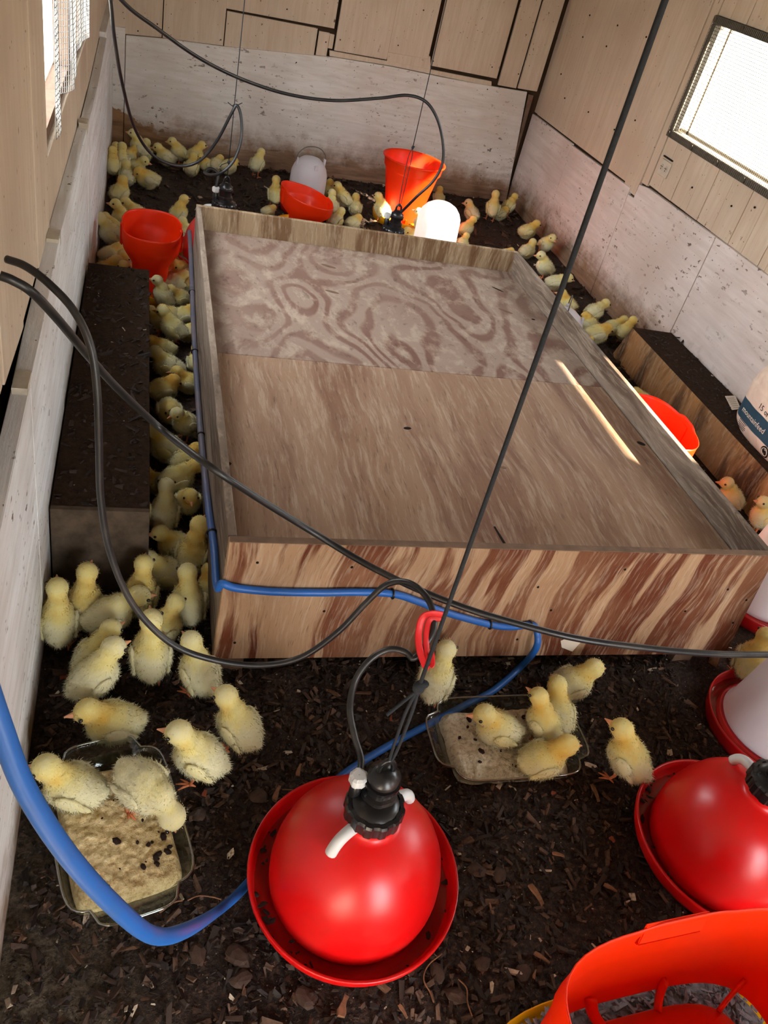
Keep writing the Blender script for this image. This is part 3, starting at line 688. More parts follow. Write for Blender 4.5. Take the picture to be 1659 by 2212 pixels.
# moulded recess and pipe on the right drinker's lid (only its left half is in the photo)
obj('valve_boss', lathe([(.026, .0), (.024, .006), (.010, .004), (0, .004)], 24), M['black'], dR, False, (.0, .0, .296))

# ================================================================== JUGS
def jug(loc, label, h=.25, r=.095, rz=0.0, tilt=(0, 0), pan=True, handle=True, panr=.15, cone=False):
    t = empty('jug_drinker', loc, rz, tilt[0], tilt[1]); tag(t, label, 'drinker', 'white jug drinkers')
    z0 = .03
    if cone: prof = [(r * .93, z0), (r, z0 + .004), (r * 1.03, z0 + .010), (r * .99, z0 + .016), (r * .9, z0 + .10), (r * .80, z0 + .2), (r * .72, z0 + h), (r * .60, z0 + h + .02), (r * .3, z0 + h + .03), (0, z0 + h + .032)]
    else: prof = [(r * .95, z0), (r, z0 + .006), (r * 1.02, z0 + .012), (r, z0 + .02), (r * .985, z0 + h * .62), (r * .97, z0 + h * .70), (r * .88, z0 + h * .80), (r * .72, z0 + h * .90), (r * .48, z0 + h * .97), (r * .2, z0 + h), (0, z0 + h)]
    obj('jar', lathe(prof, 56), M['jug'], t, True)
    if pan:
        pr = [(0, .010), (r * 1.02, .010), (r * 1.03, .034), (r * 1.10, .034), (r * 1.12, .010), (panr * .93, .010), (panr * .98, .034), (panr, .052), (panr * 1.02, .053), (panr * 1.02, .046), (panr * .99, .020), (panr * .94, .002), (0, .002)]
        obj('pan', lathe(pr, 64), M['dark_red'], t, True)
        obj('water', lathe([(r * 1.12, 0), (panr * .965, 0)], 40), M['water'], t, True, (0, 0, .026))
    if handle:
        zt = z0 + h * .82; q = r * .80
        for s in (-1, 1):
            bm = bmesh.new(); box(bm, s * q - .004, s * q + .004, -.008, .008, zt - .012, zt + .040); bmesh.ops.bevel(bm, geom=list(bm.edges), offset=.0015, segments=1, affect='EDGES')
            lg_ = obj('lug', bm, M['jug'], t)
        for s in (-1, 1):
            bm = bmesh.new(); box(bm, -.010, .010, s * q - .005, s * q + .005, zt - .012, zt + .026); bmesh.ops.bevel(bm, geom=list(bm.edges), offset=.0015, segments=1, affect='EDGES')
            obj('lug', bm, M['jug'], t)
        z1 = zt + .028
        wh_ = tube('wire_handle', [(-q, -.004, z1 - .01), (-q - .004, 0, z1 + .008), (-q * .95, 0, z1 + .035), (-q * .55, 0, z1 + .062), (0, 0, z1 + .070), (q * .55, 0, z1 + .062), (q * .95, 0, z1 + .035), (q + .004, 0, z1 + .008), (q, -.004, z1 - .01)], .0024, M['wire_dark'], t, 8, 6)
    return t
jug((.835, 4.42, .0), 'milky white jug drinker with an upright wire handle, behind the box near the back wall', .265, .098, .25, panr=.13)
jug((1.505, 4.10, .0), 'brightly sunlit white jug drinker with a wide neck, right of the orange bucket', .24, .115, 0, (math.radians(3), math.radians(-4)), pan=True, handle=False, panr=.135, cone=False)
jug((1.735, 2.93, .0), 'white jug drinker with wire handle, mostly hidden behind the right rim of the box', .235, .095, 1.1, panr=.13)
jR = jug((1.60, .985, .0), 'large dusty white cone jug in a deep red pan, right of the box front', .34, .128, 0, (0, 0), True, False, .172, True)
jug((1.885, 1.46, .0), 'white cone jug in a red pan behind the box corner, half out of frame', .34, .125, 0, (0, 0), True, False, .165, True)

# ================================================================== FEEDERS
def hopper(loc, label, sx, sy, h, rz=0.0, low=.55, slant=0.0, pw=2.4, tray=True, tabs=True, ribs=False, cat='feeder', waist=.45):
    t = empty('hopper_feeder', loc, rz); tag(t, label, cat, 'orange-red hopper feeders')
    n = 72; prof = [(low * .96, .030), (low, .05), (low * 1.02, h * waist), (.96, h * .70), (.985, h * .78), (1.0, h * .80), (1.0, h * .97), (1.012, h)]
    inner = [(.995, h), (.982, h * .97), (.978, h * .79), (.94, h * .70), (low * .985, h * waist), (low * .96, .05), (low * .92, .031)]
    if ribs:
        prof = [(low * .97, .085), (low, .11), (.97, h * .70), (.985, h * .78), (1.0, h * .80), (1.0, h * .97), (1.010, h)]
        inner = [(.998, h), (.990, h * .97), (.985, h * .80), (.965, h * .77), (.955, h * .70), (low * .985, .11), (low * .95, .086)]
    bm = bmesh.new(); rings = []
    for q, z in prof + inner:
        rg = []
        for i in range(n):
            a = 2 * PI * i / n; c, s = math.cos(a), math.sin(a); e = (abs(c) ** pw + abs(s) ** pw) ** (-1 / pw)
            zz = z
            if z > h * .72: zz = z + slant * c * (z - h * .72) / (h * .28)
            x, y = q * e * c * sx, q * e * s * sy
            if tabs and z > h * .9:
                for ta in (PI / 2, -PI / 2) if ribs else (0, PI):
                    dd = abs((a - ta + PI) % (2 * PI) - PI)
                    if dd < .30: zz += .010 * min(1, (.30 - dd) / .06)
            rg.append(bm.verts.new((x, y, zz)))
        rings.append(rg)
    for a, b in zip(rings, rings[1:]):
        for i in range(n): bm.faces.new((a[i], a[(i + 1) % n], b[(i + 1) % n], b[i]))
    obj('hopper', bm, M['orange'], t, True)
    if not ribs:
        if tabs:
            for s in (-1, 1):
                bm = bmesh.new(); box(bm, s * sx * 1.0 - .006, s * sx * 1.0 + .006, -.018, .018, h * .66 + s * slant, h * .98 + s * slant); bmesh.ops.bevel(bm, geom=list(bm.edges), offset=.004, segments=2, affect='EDGES')
                obj('lug', bm, M['orange'], t)
        obj('inner_floor', lathe([(0, .0), (low, .0)], 40, sx, sy), M['orange'], t, True, (0, 0, .055))
    if tray:
        k = low + (.42 if not ribs else .14)
        pr = [(0, .004), (k * .96, .004), (k, .012), (k * 1.03, .045), (k * 1.045, .046), (k * 1.045, .040), (k * 1.01, .004), (k * .9, .0), (0, .0)]
        obj('tray', lathe(pr, 64, sx, sy, pw), M['yellow'], t, True)
    if ribs:
        bm = bmesh.new(); y_ = sy * .985; hw_ = .062
        prism(bm, [(-hw_ - .02, y_ + .004, h + .009), (-hw_ - .024, y_ - .007, h - .030), (hw_ - .024, y_ - .007, h - .030), (hw_ - .02, y_ + .004, h + .009)], (0, .004, .001))
        prism(bm, [(-hw_ - .024, y_ - .007, h - .030), (-hw_ - .024, y_ + .004, h - .036), (hw_ - .024, y_ + .004, h - .036), (hw_ - .024, y_ - .007, h - .030)], (0, 0, -.004))
        bmesh.ops.bevel(bm, geom=list(bm.edges), offset=.0018, segments=2, affect='EDGES'); obj('grip_pocket', bm, M['orange'], t)
        # inner spreader, eight radial ribs between it and the hopper wall
        sp_ = lathe([(.0, .125), (.30, .118), (.55, .095), (.70, .075), (.74, .060), (.74, .045)], 56, sx, sy, pw); obj('spreader', sp_, M['orange'], t, True)
        for i in range(10):
            a = 2 * PI * (i + .15) / 10; c, s = math.cos(a), math.sin(a); e = (abs(c) ** pw + abs(s) ** pw) ** (-1 / pw)
            P = [(c * e * .68 * sx, s * e * .68 * sy, .080), (c * e * .8 * sx, s * e * .8 * sy, .095), (c * e * low * .96 * sx, s * e * low * .96 * sy, .125)]
            tube('rib', P, .0045, M['orange'], t, 6, 4, .012)
        g_ = []
        bm = lathe([(0, .052), (.3, .054), (.7, .050), (low + .08, .036)], 60, sx, sy, pw)
        r = random.Random(5)
        obj('grit', bm, M['grit'], t, True)['kind'] = 'stuff'
        rr = np.random.default_rng(5)
        def ga(r_):
            while True:
                x, y = r_.uniform(-1, 1, 2)
                if (abs(x) ** pw + abs(y) ** pw) < 1.0: return x * sx * (low + .08), y * sy * (low + .08)
        o = chips('grit_grains', 2600, ga, .0042, 12, .050, 1, t); o.data.materials.clear(); o.data.materials.append(M['grit']); o['kind'] = 'stuff'
    return t
hopper((.035, 3.24, .0), 'orange-red hopper feeder on a yellow tray between the left wall and the box', .112, .165, .265, 0.0, .62, pw=2.6)
hopper((.775, 4.06, .0), 'orange-red hopper feeder with slanted rim, behind the box and before the milky jug', .125, .165, .21, .15, .55, -.022)
hopper((1.668, 1.98, .0), 'orange-red hopper feeder half hidden behind the right rim of the box', .092, .165, .325, -.05, .6)
hopper((.875, .285, .004), 'large open orange-red tub feeder with grey grit at the bottom right of the photo', .265, .150, .33, .06, .93, pw=3.6, ribs=True)

# round bucket feeder in the sun
t = empty('bucket_feeder', (1.415, 4.50, .0)); tag(t, 'tall round orange-red bucket feeder standing before the back wall', 'feeder', 'round bucket feeder')
obj('bucket', lathe([(.098, .03), (.104, .06), (.148, .285), (.152, .290), (.160, .300), (.166, .342), (.176, .346), (.177, .351), (.170, .353), (.160, .346), (.154, .300), (.140, .272), (.098, .062)], 72), M['orange'], t, True)
obj('inner_floor', lathe([(0, 0), (.099, 0)], 40), M['orange'], t, True, (0, 0, .070))
obj('tray', lathe([(0, .004), (.150, .004), (.158, .012), (.166, .046), (.170, .047), (.170, .042), (.162, .004), (0, 0)], 64), M['yellow'], t, True)
for i in range(8):
    a = i * PI / 4; bm = bmesh.new(); box(bm, .10, .16, -.002, .002, .006, .05); obj('rib', bm, M['yellow'], t, False, None, (0, 0, a))

# ================================================================== GLASS TRAYS OF FEED
def glass_tray(c, rz, label, feedmat, seed, w=.212, L=.325, h=.044, flabel=''):
    t = empty('baking_dish', (c[0], c[1], .006), rz); tag(t, label, 'dish', 'glass baking dishes used as feed trays')
    def outline(sw, sl, flare=1.0, n=96):
        P = []
        hw, hl = w / 2 * sw, L / 2 * sl
        for i in range(n):
            a = 2 * PI * i / n; cc, s = math.cos(a), math.sin(a); p = 7.0
            e = (abs(cc) ** p + abs(s) ** p) ** (-1 / p); x, y = cc * e * hw, s * e * hl
            # grip at the short ends bulges out
            u = abs(x) / hw; k = max(0.0, 1 - (u / .66) ** 5) if abs(y) > hl * .7 else 0
            y += math.copysign(.036 * k ** .5 * flare, y) if k > 0 else 0
            P.append((x, y))
        return P
    prof = [(.80, .78, .000, 0), (.84, .80, .003, 0), (.94, .84, h * .55, .1), (.965, .855, h * .93, .75), (1.0, .875, h, 1.0), (1.01, .88, h - .003, 1.0), (.985, .87, h * .88, .7), (.965, .855, h * .55, .08), (.87, .82, .002, 0), (.82, .79, -.003, 0)]
    bm = bmesh.new(); rings = []
    for sw, sl, z, fl in prof: rings.append([bm.verts.new((x, y, z + .003)) for x, y in outline(sw, sl, fl)])
    n = len(rings[0])
    for a, b in zip(rings, rings[1:]):
        for i in range(n): bm.faces.new((a[i], a[(i + 1) % n], b[(i + 1) % n], b[i]))
    bm.faces.new(list(reversed(rings[0]))); bm.faces.new(rings[-1])
    ds_ = obj('dish', bm, M['glass'], t, True)
    # rolled bright lip
    lip = [Vector((x, y, h + .0035)) for x, y in outline(1.0, .875, 1.0)]
    vs_, fs_ = tube_vf(lip, .0024, 8, None, True); raw('lip', vs_, fs_, M['lip'], ds_, True)
    # heap of feed: height field inside the dish
    nx, ny = 74, 106; vs = []; hw, hl = w / 2 * .84, L / 2 * .80
    def hf(x, y):
        p = Vector((x, y, seed)); r_ = max(abs(x) / hw, abs(y) / hl)
        z = .023 + .007 * mnoise.noise(p * 9) + .005 * abs(mnoise.noise(p * 46)) + .003 * mnoise.noise(p * 95)
        z += .0025 * math.sin((x * .6 + y) * 150 + 5 * mnoise.noise(p * 14)) * (.5 + .5 * mnoise.noise(p * 12))
        f = min(1, (1 - r_) / .10 + .25 * mnoise.noise(p * 22)); f = max(0, f)
        return .004 + z * (f ** .6)
    for j in range(ny):
        for i in range(nx):
            x = (i / (nx - 1) * 2 - 1) * hw; y = (j / (ny - 1) * 2 - 1) * hl
            a_, b_ = abs(x / hw) + 1e-6, abs(y / hl) + 1e-6; k = max(a_, b_) / ((a_ ** 9 + b_ ** 9) ** (1 / 9)); vs.append((x * k, y * k, hf(x, y)))
    fs = [(j * nx + i, j * nx + i + 1, (j + 1) * nx + i + 1, (j + 1) * nx + i) for j in range(ny - 1) for i in range(nx - 1)]
    f = raw('feed', vs, fs, feedmat, None, True); f.location = t.location; f.rotation_euler = (0, 0, rz)
    tag(f, flabel, 'feed', kind='stuff')
    r = random.Random(seed + 20); bm = bmesh.new()
    for i in range(26):
        x, y = r.uniform(-.8, .8) * hw, r.uniform(-.9, .9) * hl; s = .0016 + r.random() ** 2.2 * .0055
        if i % 2 == 0 and seed == 1: x, y = (.25 + r.random() * .6) * hw, (-.85 + r.random() * .7) * hl
        ellip(bm, (x, y, hf(x, y) + s * .3), (s * 1.5, s, s * .6), Matrix.Rotation(r.random() * 6, 3, 'Z'), 1)
    o = obj('litter_flecks', bm, M['husk'], f); o['kind'] = 'stuff'
    return t
glass_tray((-.004, .842), math.radians(13.5), 'clear glass baking dish of tan feed at the left, under the blue hose', M['feed_tan'], 1, .226, .338, flabel='tan crumbly feed filling the left glass dish, dotted with dark flecks')
glass_tray((.842, .985), math.radians(90), 'clear glass baking dish of pale feed on the floor before the box', M['feed_grey'], 2, .222, .352, flabel='pale powdery feed heaped in the glass dish before the box')

# ================================================================== FEED BAG
bg_ = empty('feed_bag', (2.272, 2.075, .173), 0); tag(bg_, 'cream paper feed bag with a dark teal band standing on the right bench', 'bag')
def bag_r(u, v):     # u angle, v 0..1 height
    p = 3.0; c, s = math.cos(u), math.sin(u); e = (abs(c) ** p + abs(s) ** p) ** (-1 / p)
    k = 1.0
    if v < .12: k = .80 + .20 * math.sin(v / .12 * PI / 2)
    if v > .55: k = 1 - .55 * ((v - .55) / .45) ** 1.6
    k *= 1 + .035 * mnoise.noise(Vector((c * 2.2, s * 2.2, v * 3))) + .02 * mnoise.noise(Vector((c * 6, s * 6, v * 4 + u)))
    x = e * c * .086 * k; y = e * s * .225 * k
    return Vector((x + (.012 * v if v > .5 else 0), y, v * .37 + .01 * mnoise.noise(Vector((c, s, 5))) * v))
vs = []; nu, nv = 96, 60
for j in range(nv + 1):
    for i in range(nu): vs.append(bag_r(2 * PI * i / nu, j / nv))
fs = [(j * nu + i, j * nu + (i + 1) % nu, (j + 1) * nu + (i + 1) % nu, (j + 1) * nu + i) for j in range(nv) for i in range(nu)]
fs.append(tuple(reversed(range(nu)))); fs.append(tuple(nv * nu + i for i in range(nu)))
m = MT('printed_paper', 0.7, 0.3); v = m.coord(); q = m.sep(v)
cr = m.noise(v, 9, 5, .6, .8)
c = m.mix(m.g(cr, .4, .75), srgb(232, 214, 196), srgb(204, 180, 160))
zz = m.math('ADD', q[2], m.math('MULTIPLY', m.noise(v, 5, 2), .012))
band = m.math('MULTIPLY', m.g(zz, .052, .054), m.g(zz, .126, .124)); c = m.mix(band, c, srgb(44, 72, 88))
m.col(c); m.bump(cr, .012, .6); M['bagpaper'] = m.m
raw('sack', vs, fs, M['bagpaper'], bg_, True)
def bag_at(y, z, off=.0015):   # point on the face turned to the box
    lo_, hi_ = PI / 2, 3 * PI / 2
    for k in range(22):
        u = (lo_ + hi_) / 2
        if bag_r(u, z / .37).y > y: lo_ = u
        else: hi_ = u
    return bag_r((lo_ + hi_) / 2, z / .37) + Vector((-off, 0, 0))
def text_on(txt, y0, z0, size, mat, name, slope=0.0, bold=0.0):
    cu = bpy.data.curves.new('lettering', 'FONT'); cu.body = txt; cu.size = size; cu.resolution_u = 2; cu.offset = bold
    o = bpy.data.objects.new('tmp', cu); COL.objects.link(o); bpy.context.view_layer.update()
    me = bpy.data.meshes.new_from_object(o.evaluated_get(bpy.context.evaluated_depsgraph_get())); COL.objects.unlink(o); bpy.data.objects.remove(o)
    bm = bmesh.new(); bm.from_mesh(me)
    for v_ in bm.verts: v_.co = bag_at(y0 - v_.co.x, z0 + v_.co.y + slope * v_.co.x)
    o = obj(name, bm, mat, bg_)
    return o
text_on('mountainfeed', .165, .072, .030, M['eggshell'], 'lettering', 0, .0002)
text_on('15 of', .088, .134, .030, M['hole'], 'handwriting', -.1)
text_on('c', .060, .205, .045, M['hole'], 'handwriting')
bm = bmesh.new()
for k, (yy_, zz_, ln) in enumerate(((.150, .045, .055), (.150, .038, .048), (.150, .031, .055), (.145, .024, .050), (.145, .016, .042))):
    P = [bag_at(yy_ - ln * t_, zz_, .0012) for t_ in (0, .5, 1)]
    a, b = tube_vf(P, .0011, 4); k0 = [bm.verts.new(p_) for p_ in a]
    for f in b: bm.faces.new([k0[i] for i in f])
o = obj('small_print', bm, M['husk'], bg_); o['kind'] = 'stuff'
def badge(y, z, r):
    bm = bmesh.new(); N = 28
    c0 = bm.verts.new(bag_at(y, z, .002)); ring_ = [bm.verts.new(bag_at(y + r * math.cos(2 * PI * i / N), z + r * math.sin(2 * PI * i / N), .002)) for i in range(N)]
    for i in range(N): bm.faces.new((c0, ring_[i], ring_[(i + 1) % N]))
    obj('emblem', bm, M['hole'], bg_)
    P = [bag_at(y + r * .68 * math.cos(2 * PI * i / N), z + r * .68 * math.sin(2 * PI * i / N), .003) for i in range(N)]
    a, b = tube_vf(P, .0016, 4, None, True); raw('emblem_ring', a, b, M['eggshell'], bg_)
    text_on('F', y + .007, z - .009, .026, M['eggshell'], 'lettering')
badge(-.045, .026, .022)
# white paper tag lying behind the bag
p = [onz(x, y, .175) for x, y in ((1566, 856), (1588, 855), (1600, 884), (1581, 886))]
bm = bmesh.new(); prism(bm, p, (0, 0, .0015)); o = obj('paper_tag', bm, M['eggshell']); tag(o, 'small white printed paper tag on the bench at the bag\'s left end', 'tag')
a_, b_ = onz(1570, 860, .178), onz(1592, 862, .178)
bm = bmesh.new()
for k in range(6):
    q0 = onz(1571 + k * 2.6, 861 + k * 4, .177); q1 = onz(1586 + k * 2.2, 860 + k * 4, .177); prism(bm, [q0, q1, q1 + Vector((0, .0015, 0)), q0 + Vector((0, .0015, 0))], (0, 0, .0004))
o2 = obj('small_print', bm, M['husk'], o); o2['kind'] = 'stuff'

# ================================================================== HOSES AND CORDS
def onf(px, py, off=.010): return ony(px, py, by0 - off)
def onl(px, py, off=.010): return onx(px, py, bx0 - .001 - off)
P = [ond(-90, 1290, .60), ond(-45, 1430, .63), ond(2, 1570, .66), ond(55, 1705, .70), ond(145, 1845, .76), ond(245, 1955, .84), ond(330, 2020, .93), ond(400, 2010, 1.05), onz(465, 1972, .13), onz(505, 1940, .045), onz(540, 1903, .012)]
P += [onz(595, 1840, .009), onz(660, 1765, .009), onz(722, 1690, .012), onz(775, 1650, .012), onz(850, 1605, .012), onz(925, 1565, .010), onz(1010, 1520, .010), onz(1065, 1492, .012), onz(1125, 1440, .015), onf(1158, 1400, .035), onf(1160, 1365, .018)]
P += [onf(1148, 1350), onf(1105, 1354), onf(1058, 1349), onf(960, 1322), onf(905, 1300), onf(850, 1283), onf(780, 1279), onf(690, 1280), onf(590, 1278), onf(510, 1270)]
P += [Vector((bx0 - .004, by0 - .008, onf(485, 1262).z)), Vector((bx0 - .011, by0 + .012, onl(466, 1230).z)), onl(462, 1180), onl(452, 1110), onl(443, 1030), onl(434, 940), onl(427, 850), onl(421, 760), onl(417, 680), onl(414, 600), onl(411, 530), onl(409, 500)]
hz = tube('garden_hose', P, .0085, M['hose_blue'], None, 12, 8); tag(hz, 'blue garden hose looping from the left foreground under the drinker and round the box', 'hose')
def clip(p, ax, r=.0105):
    ax = Vector(ax).normalized(); u = ax.orthogonal().normalized(); v = ax.cross(u)
    Q = [p + u * r * math.cos(a) + v * r * math.sin(a) for a in np.linspace(0, 2 * PI, 15)[:-1]]
    a, b = tube_vf(Q, .0024, 6, None, True); return raw('hose_clip', a, b, M['black'], hz, True)
for p, ax in ((onf(1146, 1350), (1, 0, .1)), (onf(1058, 1349), (1, 0, 0)), (onf(848, 1283), (1, 0, 0)), (onl(458, 1150), (0, 1, 0)), (onl(434, 940), (0, 1, 0)), (onl(421, 640 + 120), (0, 1, 0)), (onl(415, 632), (0, 1, 0))): clip(p, ax)

P = [(15, 560, 1.30), (55, 575, 1.28), (105, 612, 1.26), (160, 672, 1.25), (196, 750, 1.25), (210, 850, 1.27), (214, 960, 1.31), (218, 1080, 1.36), (240, 1200, 1.42), (290, 1310, 1.48), (370, 1390, 1.53), (460, 1425, 1.56), (560, 1437, 1.57), (650, 1420, 1.56), (730, 1365, 1.53), (790, 1303, 1.50), (835, 1263, 1.48), (880, 1258, 1.46), (918, 1285, 1.44), (936, 1325, 1.43), (935, 1365, 1.42), (915, 1400, 1.42), (893, 1422, 1.42), (875, 1408, 1.42), (840, 1403, 1.42), (800, 1425, 1.42), (768, 1470, 1.43), (756, 1530, 1.43), (766, 1590, 1.43), (780, 1640, 1.43)]
P = [ond(*p_) for p_ in P]; P.append(Vector(d1.location) + Vector((-.046, .020, .330)))
h1 = tube('feeder_hose', P, .0058, M['hose'], None, 12, 8); tag(h1, 'black rubber hose looping from the left wall down to the centre drinker', 'hose', 'black rubber hoses')
P = [(0, 595, 1.24), (28, 606, 1.24), (70, 632, 1.25), (125, 690, 1.30), (190, 768, 1.39), (260, 845, 1.48), (350, 928, 1.60), (450, 1005, 1.66), (560, 1078, 1.74), (680, 1152, 1.80), (790, 1218, 1.83), (900, 1272, 1.84), (1010, 1315, 1.83), (1110, 1345, 1.80), (1240, 1378, 1.76), (1370, 1397, 1.72), (1500, 1410, 1.68), (1600, 1414, 1.66), (1720, 1412, 1.65), (1850, 1400, 1.64)]
def clear_box(px, py, d):
    if px < 380: return ond(px, py, d)
    a, b = onz(px, py, BZ + .03), ony(px, py, by0 - .035); o_ = Vector((0, 0, H))
    return a if (a - o_).length < (b - o_).length else b
h2 = tube('feeder_hose', [clear_box(*p_) for p_ in P], .0068, M['hose'], None, 12, 8); tag(h2, 'black rubber hose stretched diagonally over the box to the right edge', 'hose', 'black rubber hoses')
def fy(L): return [ony(x, y, d) for x, y, d in L]
P = fy([(205, -190, 2.85), (236, -20, 3.0), (247, 80, 3.10), (264, 180, 3.25), (290, 275, 3.4), (330, 335, 3.48), (385, 358, 3.5), (430, 348, 3.5), (468, 305, 3.49), (500, 245, 3.48), (512, 228, 3.48), (521, 255, 3.47), (521, 300, 3.45), (506, 345, 3.43), (480, 372, 3.42), (455, 378, 3.45), (442, 372, 3.50), (455, 364, 3.52), (470, 376, 3.52)])
P.append(Vector(d2.location) + Vector((-.0384, .009, .334)))
h3 = tube('feeder_hose', P, .0060, M['hose'], None, 12, 8); tag(h3, 'black hose drooping in a U at the back left, tied to the left hanging cord', 'hose', 'black rubber hoses')
P = fy([(180, -120, 2.7), (262, 0, 2.85), (340, 62, 3.0), (430, 125, 3.15), (520, 170, 3.3), (620, 203, 3.4), (720, 217, 3.45), (820, 212, 3.47), (880, 206, 3.48), (920, 220, 3.47), (945, 258, 3.46), (957, 310, 3.45), (955, 355, 3.44), (935, 392, 3.44), (900, 425, 3.45)])
P.append(Vector(d3.location) + Vector((.0, .012, .345)))
P[-1] = Vector(d3.location) + Vector((-.030, .020, .342))
P[-1] = Vector(d3.location) + Vector((.014, .010, .345))
h4 = tube('feeder_hose', P, .0062, M['hose'], None, 12, 8); tag(h4, 'long black hose sagging along the back wall and curling down to the sunlit drinker', 'hose', 'black rubber hoses')

def cord(name, top, bot, r, label, knots=(), extra=None):
    t = empty(name, top); tag(t, label, 'cord', 'hanging cords')
    top = Vector(top); tube('strand', [Vector((0, 0, 0)), (Vector(bot) - top) * .5, Vector(bot) - top], r, M['cord'], t, 8, 4)
    for k in knots:
        bm = bmesh.new(); ellip(bm, Vector(k) - top, (r * 3.2, r * 3.0, r * 4.2)); ellip(bm, Vector(k) - top + Vector((r * 1.2, 0, r * 2.5)), (r * 3.4, r * 2.6, r * 2.0)); obj('knot', bm, M['cord'], t, True)
    for e in extra or []:
        tube('strand', [Vector(p_) - top for p_ in e], r * .9, M['cord'], t, 8, 5)
    return t
eye1 = Vector(d1.location) + Vector((-.012 + .006, .014, .384))
kn = ony(905, 1485, .70)
kz = Vector((kn.x, .70, kn.z))
cord('hanging_cord', (.383, .70, ZC - .13), kz, .0030, 'long dark cord hanging from above to the centre foreground drinker', [kz],
     [[kz, kz + Vector((-.006, 0, -.06)), eye1 + Vector((-.003, 0, .03)), eye1, eye1 + Vector((.005, 0, .03)), kz + Vector((.004, 0, -.06)), kz],
      [kz + Vector((0, 0, -.005)), ony(872, 1515, .69), ony(835, 1545, .68)]])
e2 = Vector(d2.location) + Vector((.003, .012, .388)); k2 = ony(508, 230, 3.5)
cord('hanging_cord', (.325, 3.50, ZC - .12), e2 + Vector((0, 0, .0)), .0018, 'thin dark cord hanging at the back left with a hose tied to it', [Vector((.325, 3.50, k2.z)), Vector((.326, 3.50, ony(492, 350, 3.5).z))],
     [[Vector((.300, 3.49, k2.z + .012)), Vector((.325, 3.50, k2.z)), Vector((.355, 3.49, k2.z + .02))], [Vector((.326, 3.50, ony(492, 350, 3.5).z)), Vector((.300, 3.49, ony(492, 356, 3.5).z)), Vector((.292, 3.49, ony(492, 362, 3.5).z))]])
e3 = Vector(d3.location) + Vector((.006, .012, .388)); k3 = Vector((e3.x, e3.y, ony(884, 318, 3.5).z))
cord('hanging_cord', (e3.x, e3.y, ZC - .12), k3, .0018, 'thin dark cord hanging to the sunlit drinker before the orange bucket', [k3], [[k3, k3 + Vector((-.010, 0, -.05)), e3 + Vector((-.004, 0, .01)), e3 + Vector((.005, 0, .01)), k3 + Vector((.006, 0, -.05)), k3]])
# red strap round hose and cord
P = [ond(x, y, d) for x, y, d in ((962, 1329, 1.40), (935, 1325, 1.39), (914, 1333, 1.395), (905, 1362, 1.40), (905, 1395, 1.40), (913, 1425, 1.40), (921, 1440, 1.40), (926, 1425, 1.405), (921, 1395, 1.41), (922, 1360, 1.415), (930, 1338, 1.42), (955, 1334, 1.42))]
s_ = tube('plastic_strap', P, .0013, M['strap'], None, 8, 6, .0062); tag(s_, 'bright red plastic strap looped round the hose and cord above the centre drinker', 'strap')
P = [ond(x, y, d) for x, y, d in ((926, 1425, 1.405), (932, 1405, 1.40), (935, 1432, 1.40), (930, 1441, 1.40))]
tube('strap_tail', P, .0013, M['strap'], s_, 8, 4, .005)

# ================================================================== WOOD PIECES AND STONES IN THE LITTER
def splinter(px, py, deg, L, wd, mat, label, name='wood_splinter', cat='wood chip'):
    p = onz(px, py, .008); q = onz(px + math.cos(math.radians(deg)) * 10, py - math.sin(math.radians(deg)) * 10, .008)
    rz = math.atan2(q.y - p.y, q.x - p.x); r = random.Random(px * 7 + py)
    bm = bmesh.new(); n = 5; secs = []
    for i in range(n):
        t = i / (n - 1); k = (.55 + .45 * math.sin(PI * min(1, t * 1.3 + .15))) * (1 + r.uniform(-.15, .15)); x = (t - .5) * L; y = L * .05 * math.sin(t * 3)
        secs.append([bm.verts.new((x + r.uniform(-1, 1) * L * .04, y + a * wd * k / 2, b * wd * .22 + wd * .2)) for a, b in ((-1, -1), (1, -1), (.8, 1), (-.85, .9))])
    for a, b in zip(secs, secs[1:]):
        for i in range(4): bm.faces.new((a[i], a[(i + 1) % 4], b[(i + 1) % 4], b[i]))
    bm.faces.new(list(reversed(secs[0]))); bm.faces.new(secs[-1])
    o = obj(name, bm, mat); o.location = p; o.rotation_euler = (0, 0, rz); tag(o, label, cat, 'pieces lying in the litter'); return o
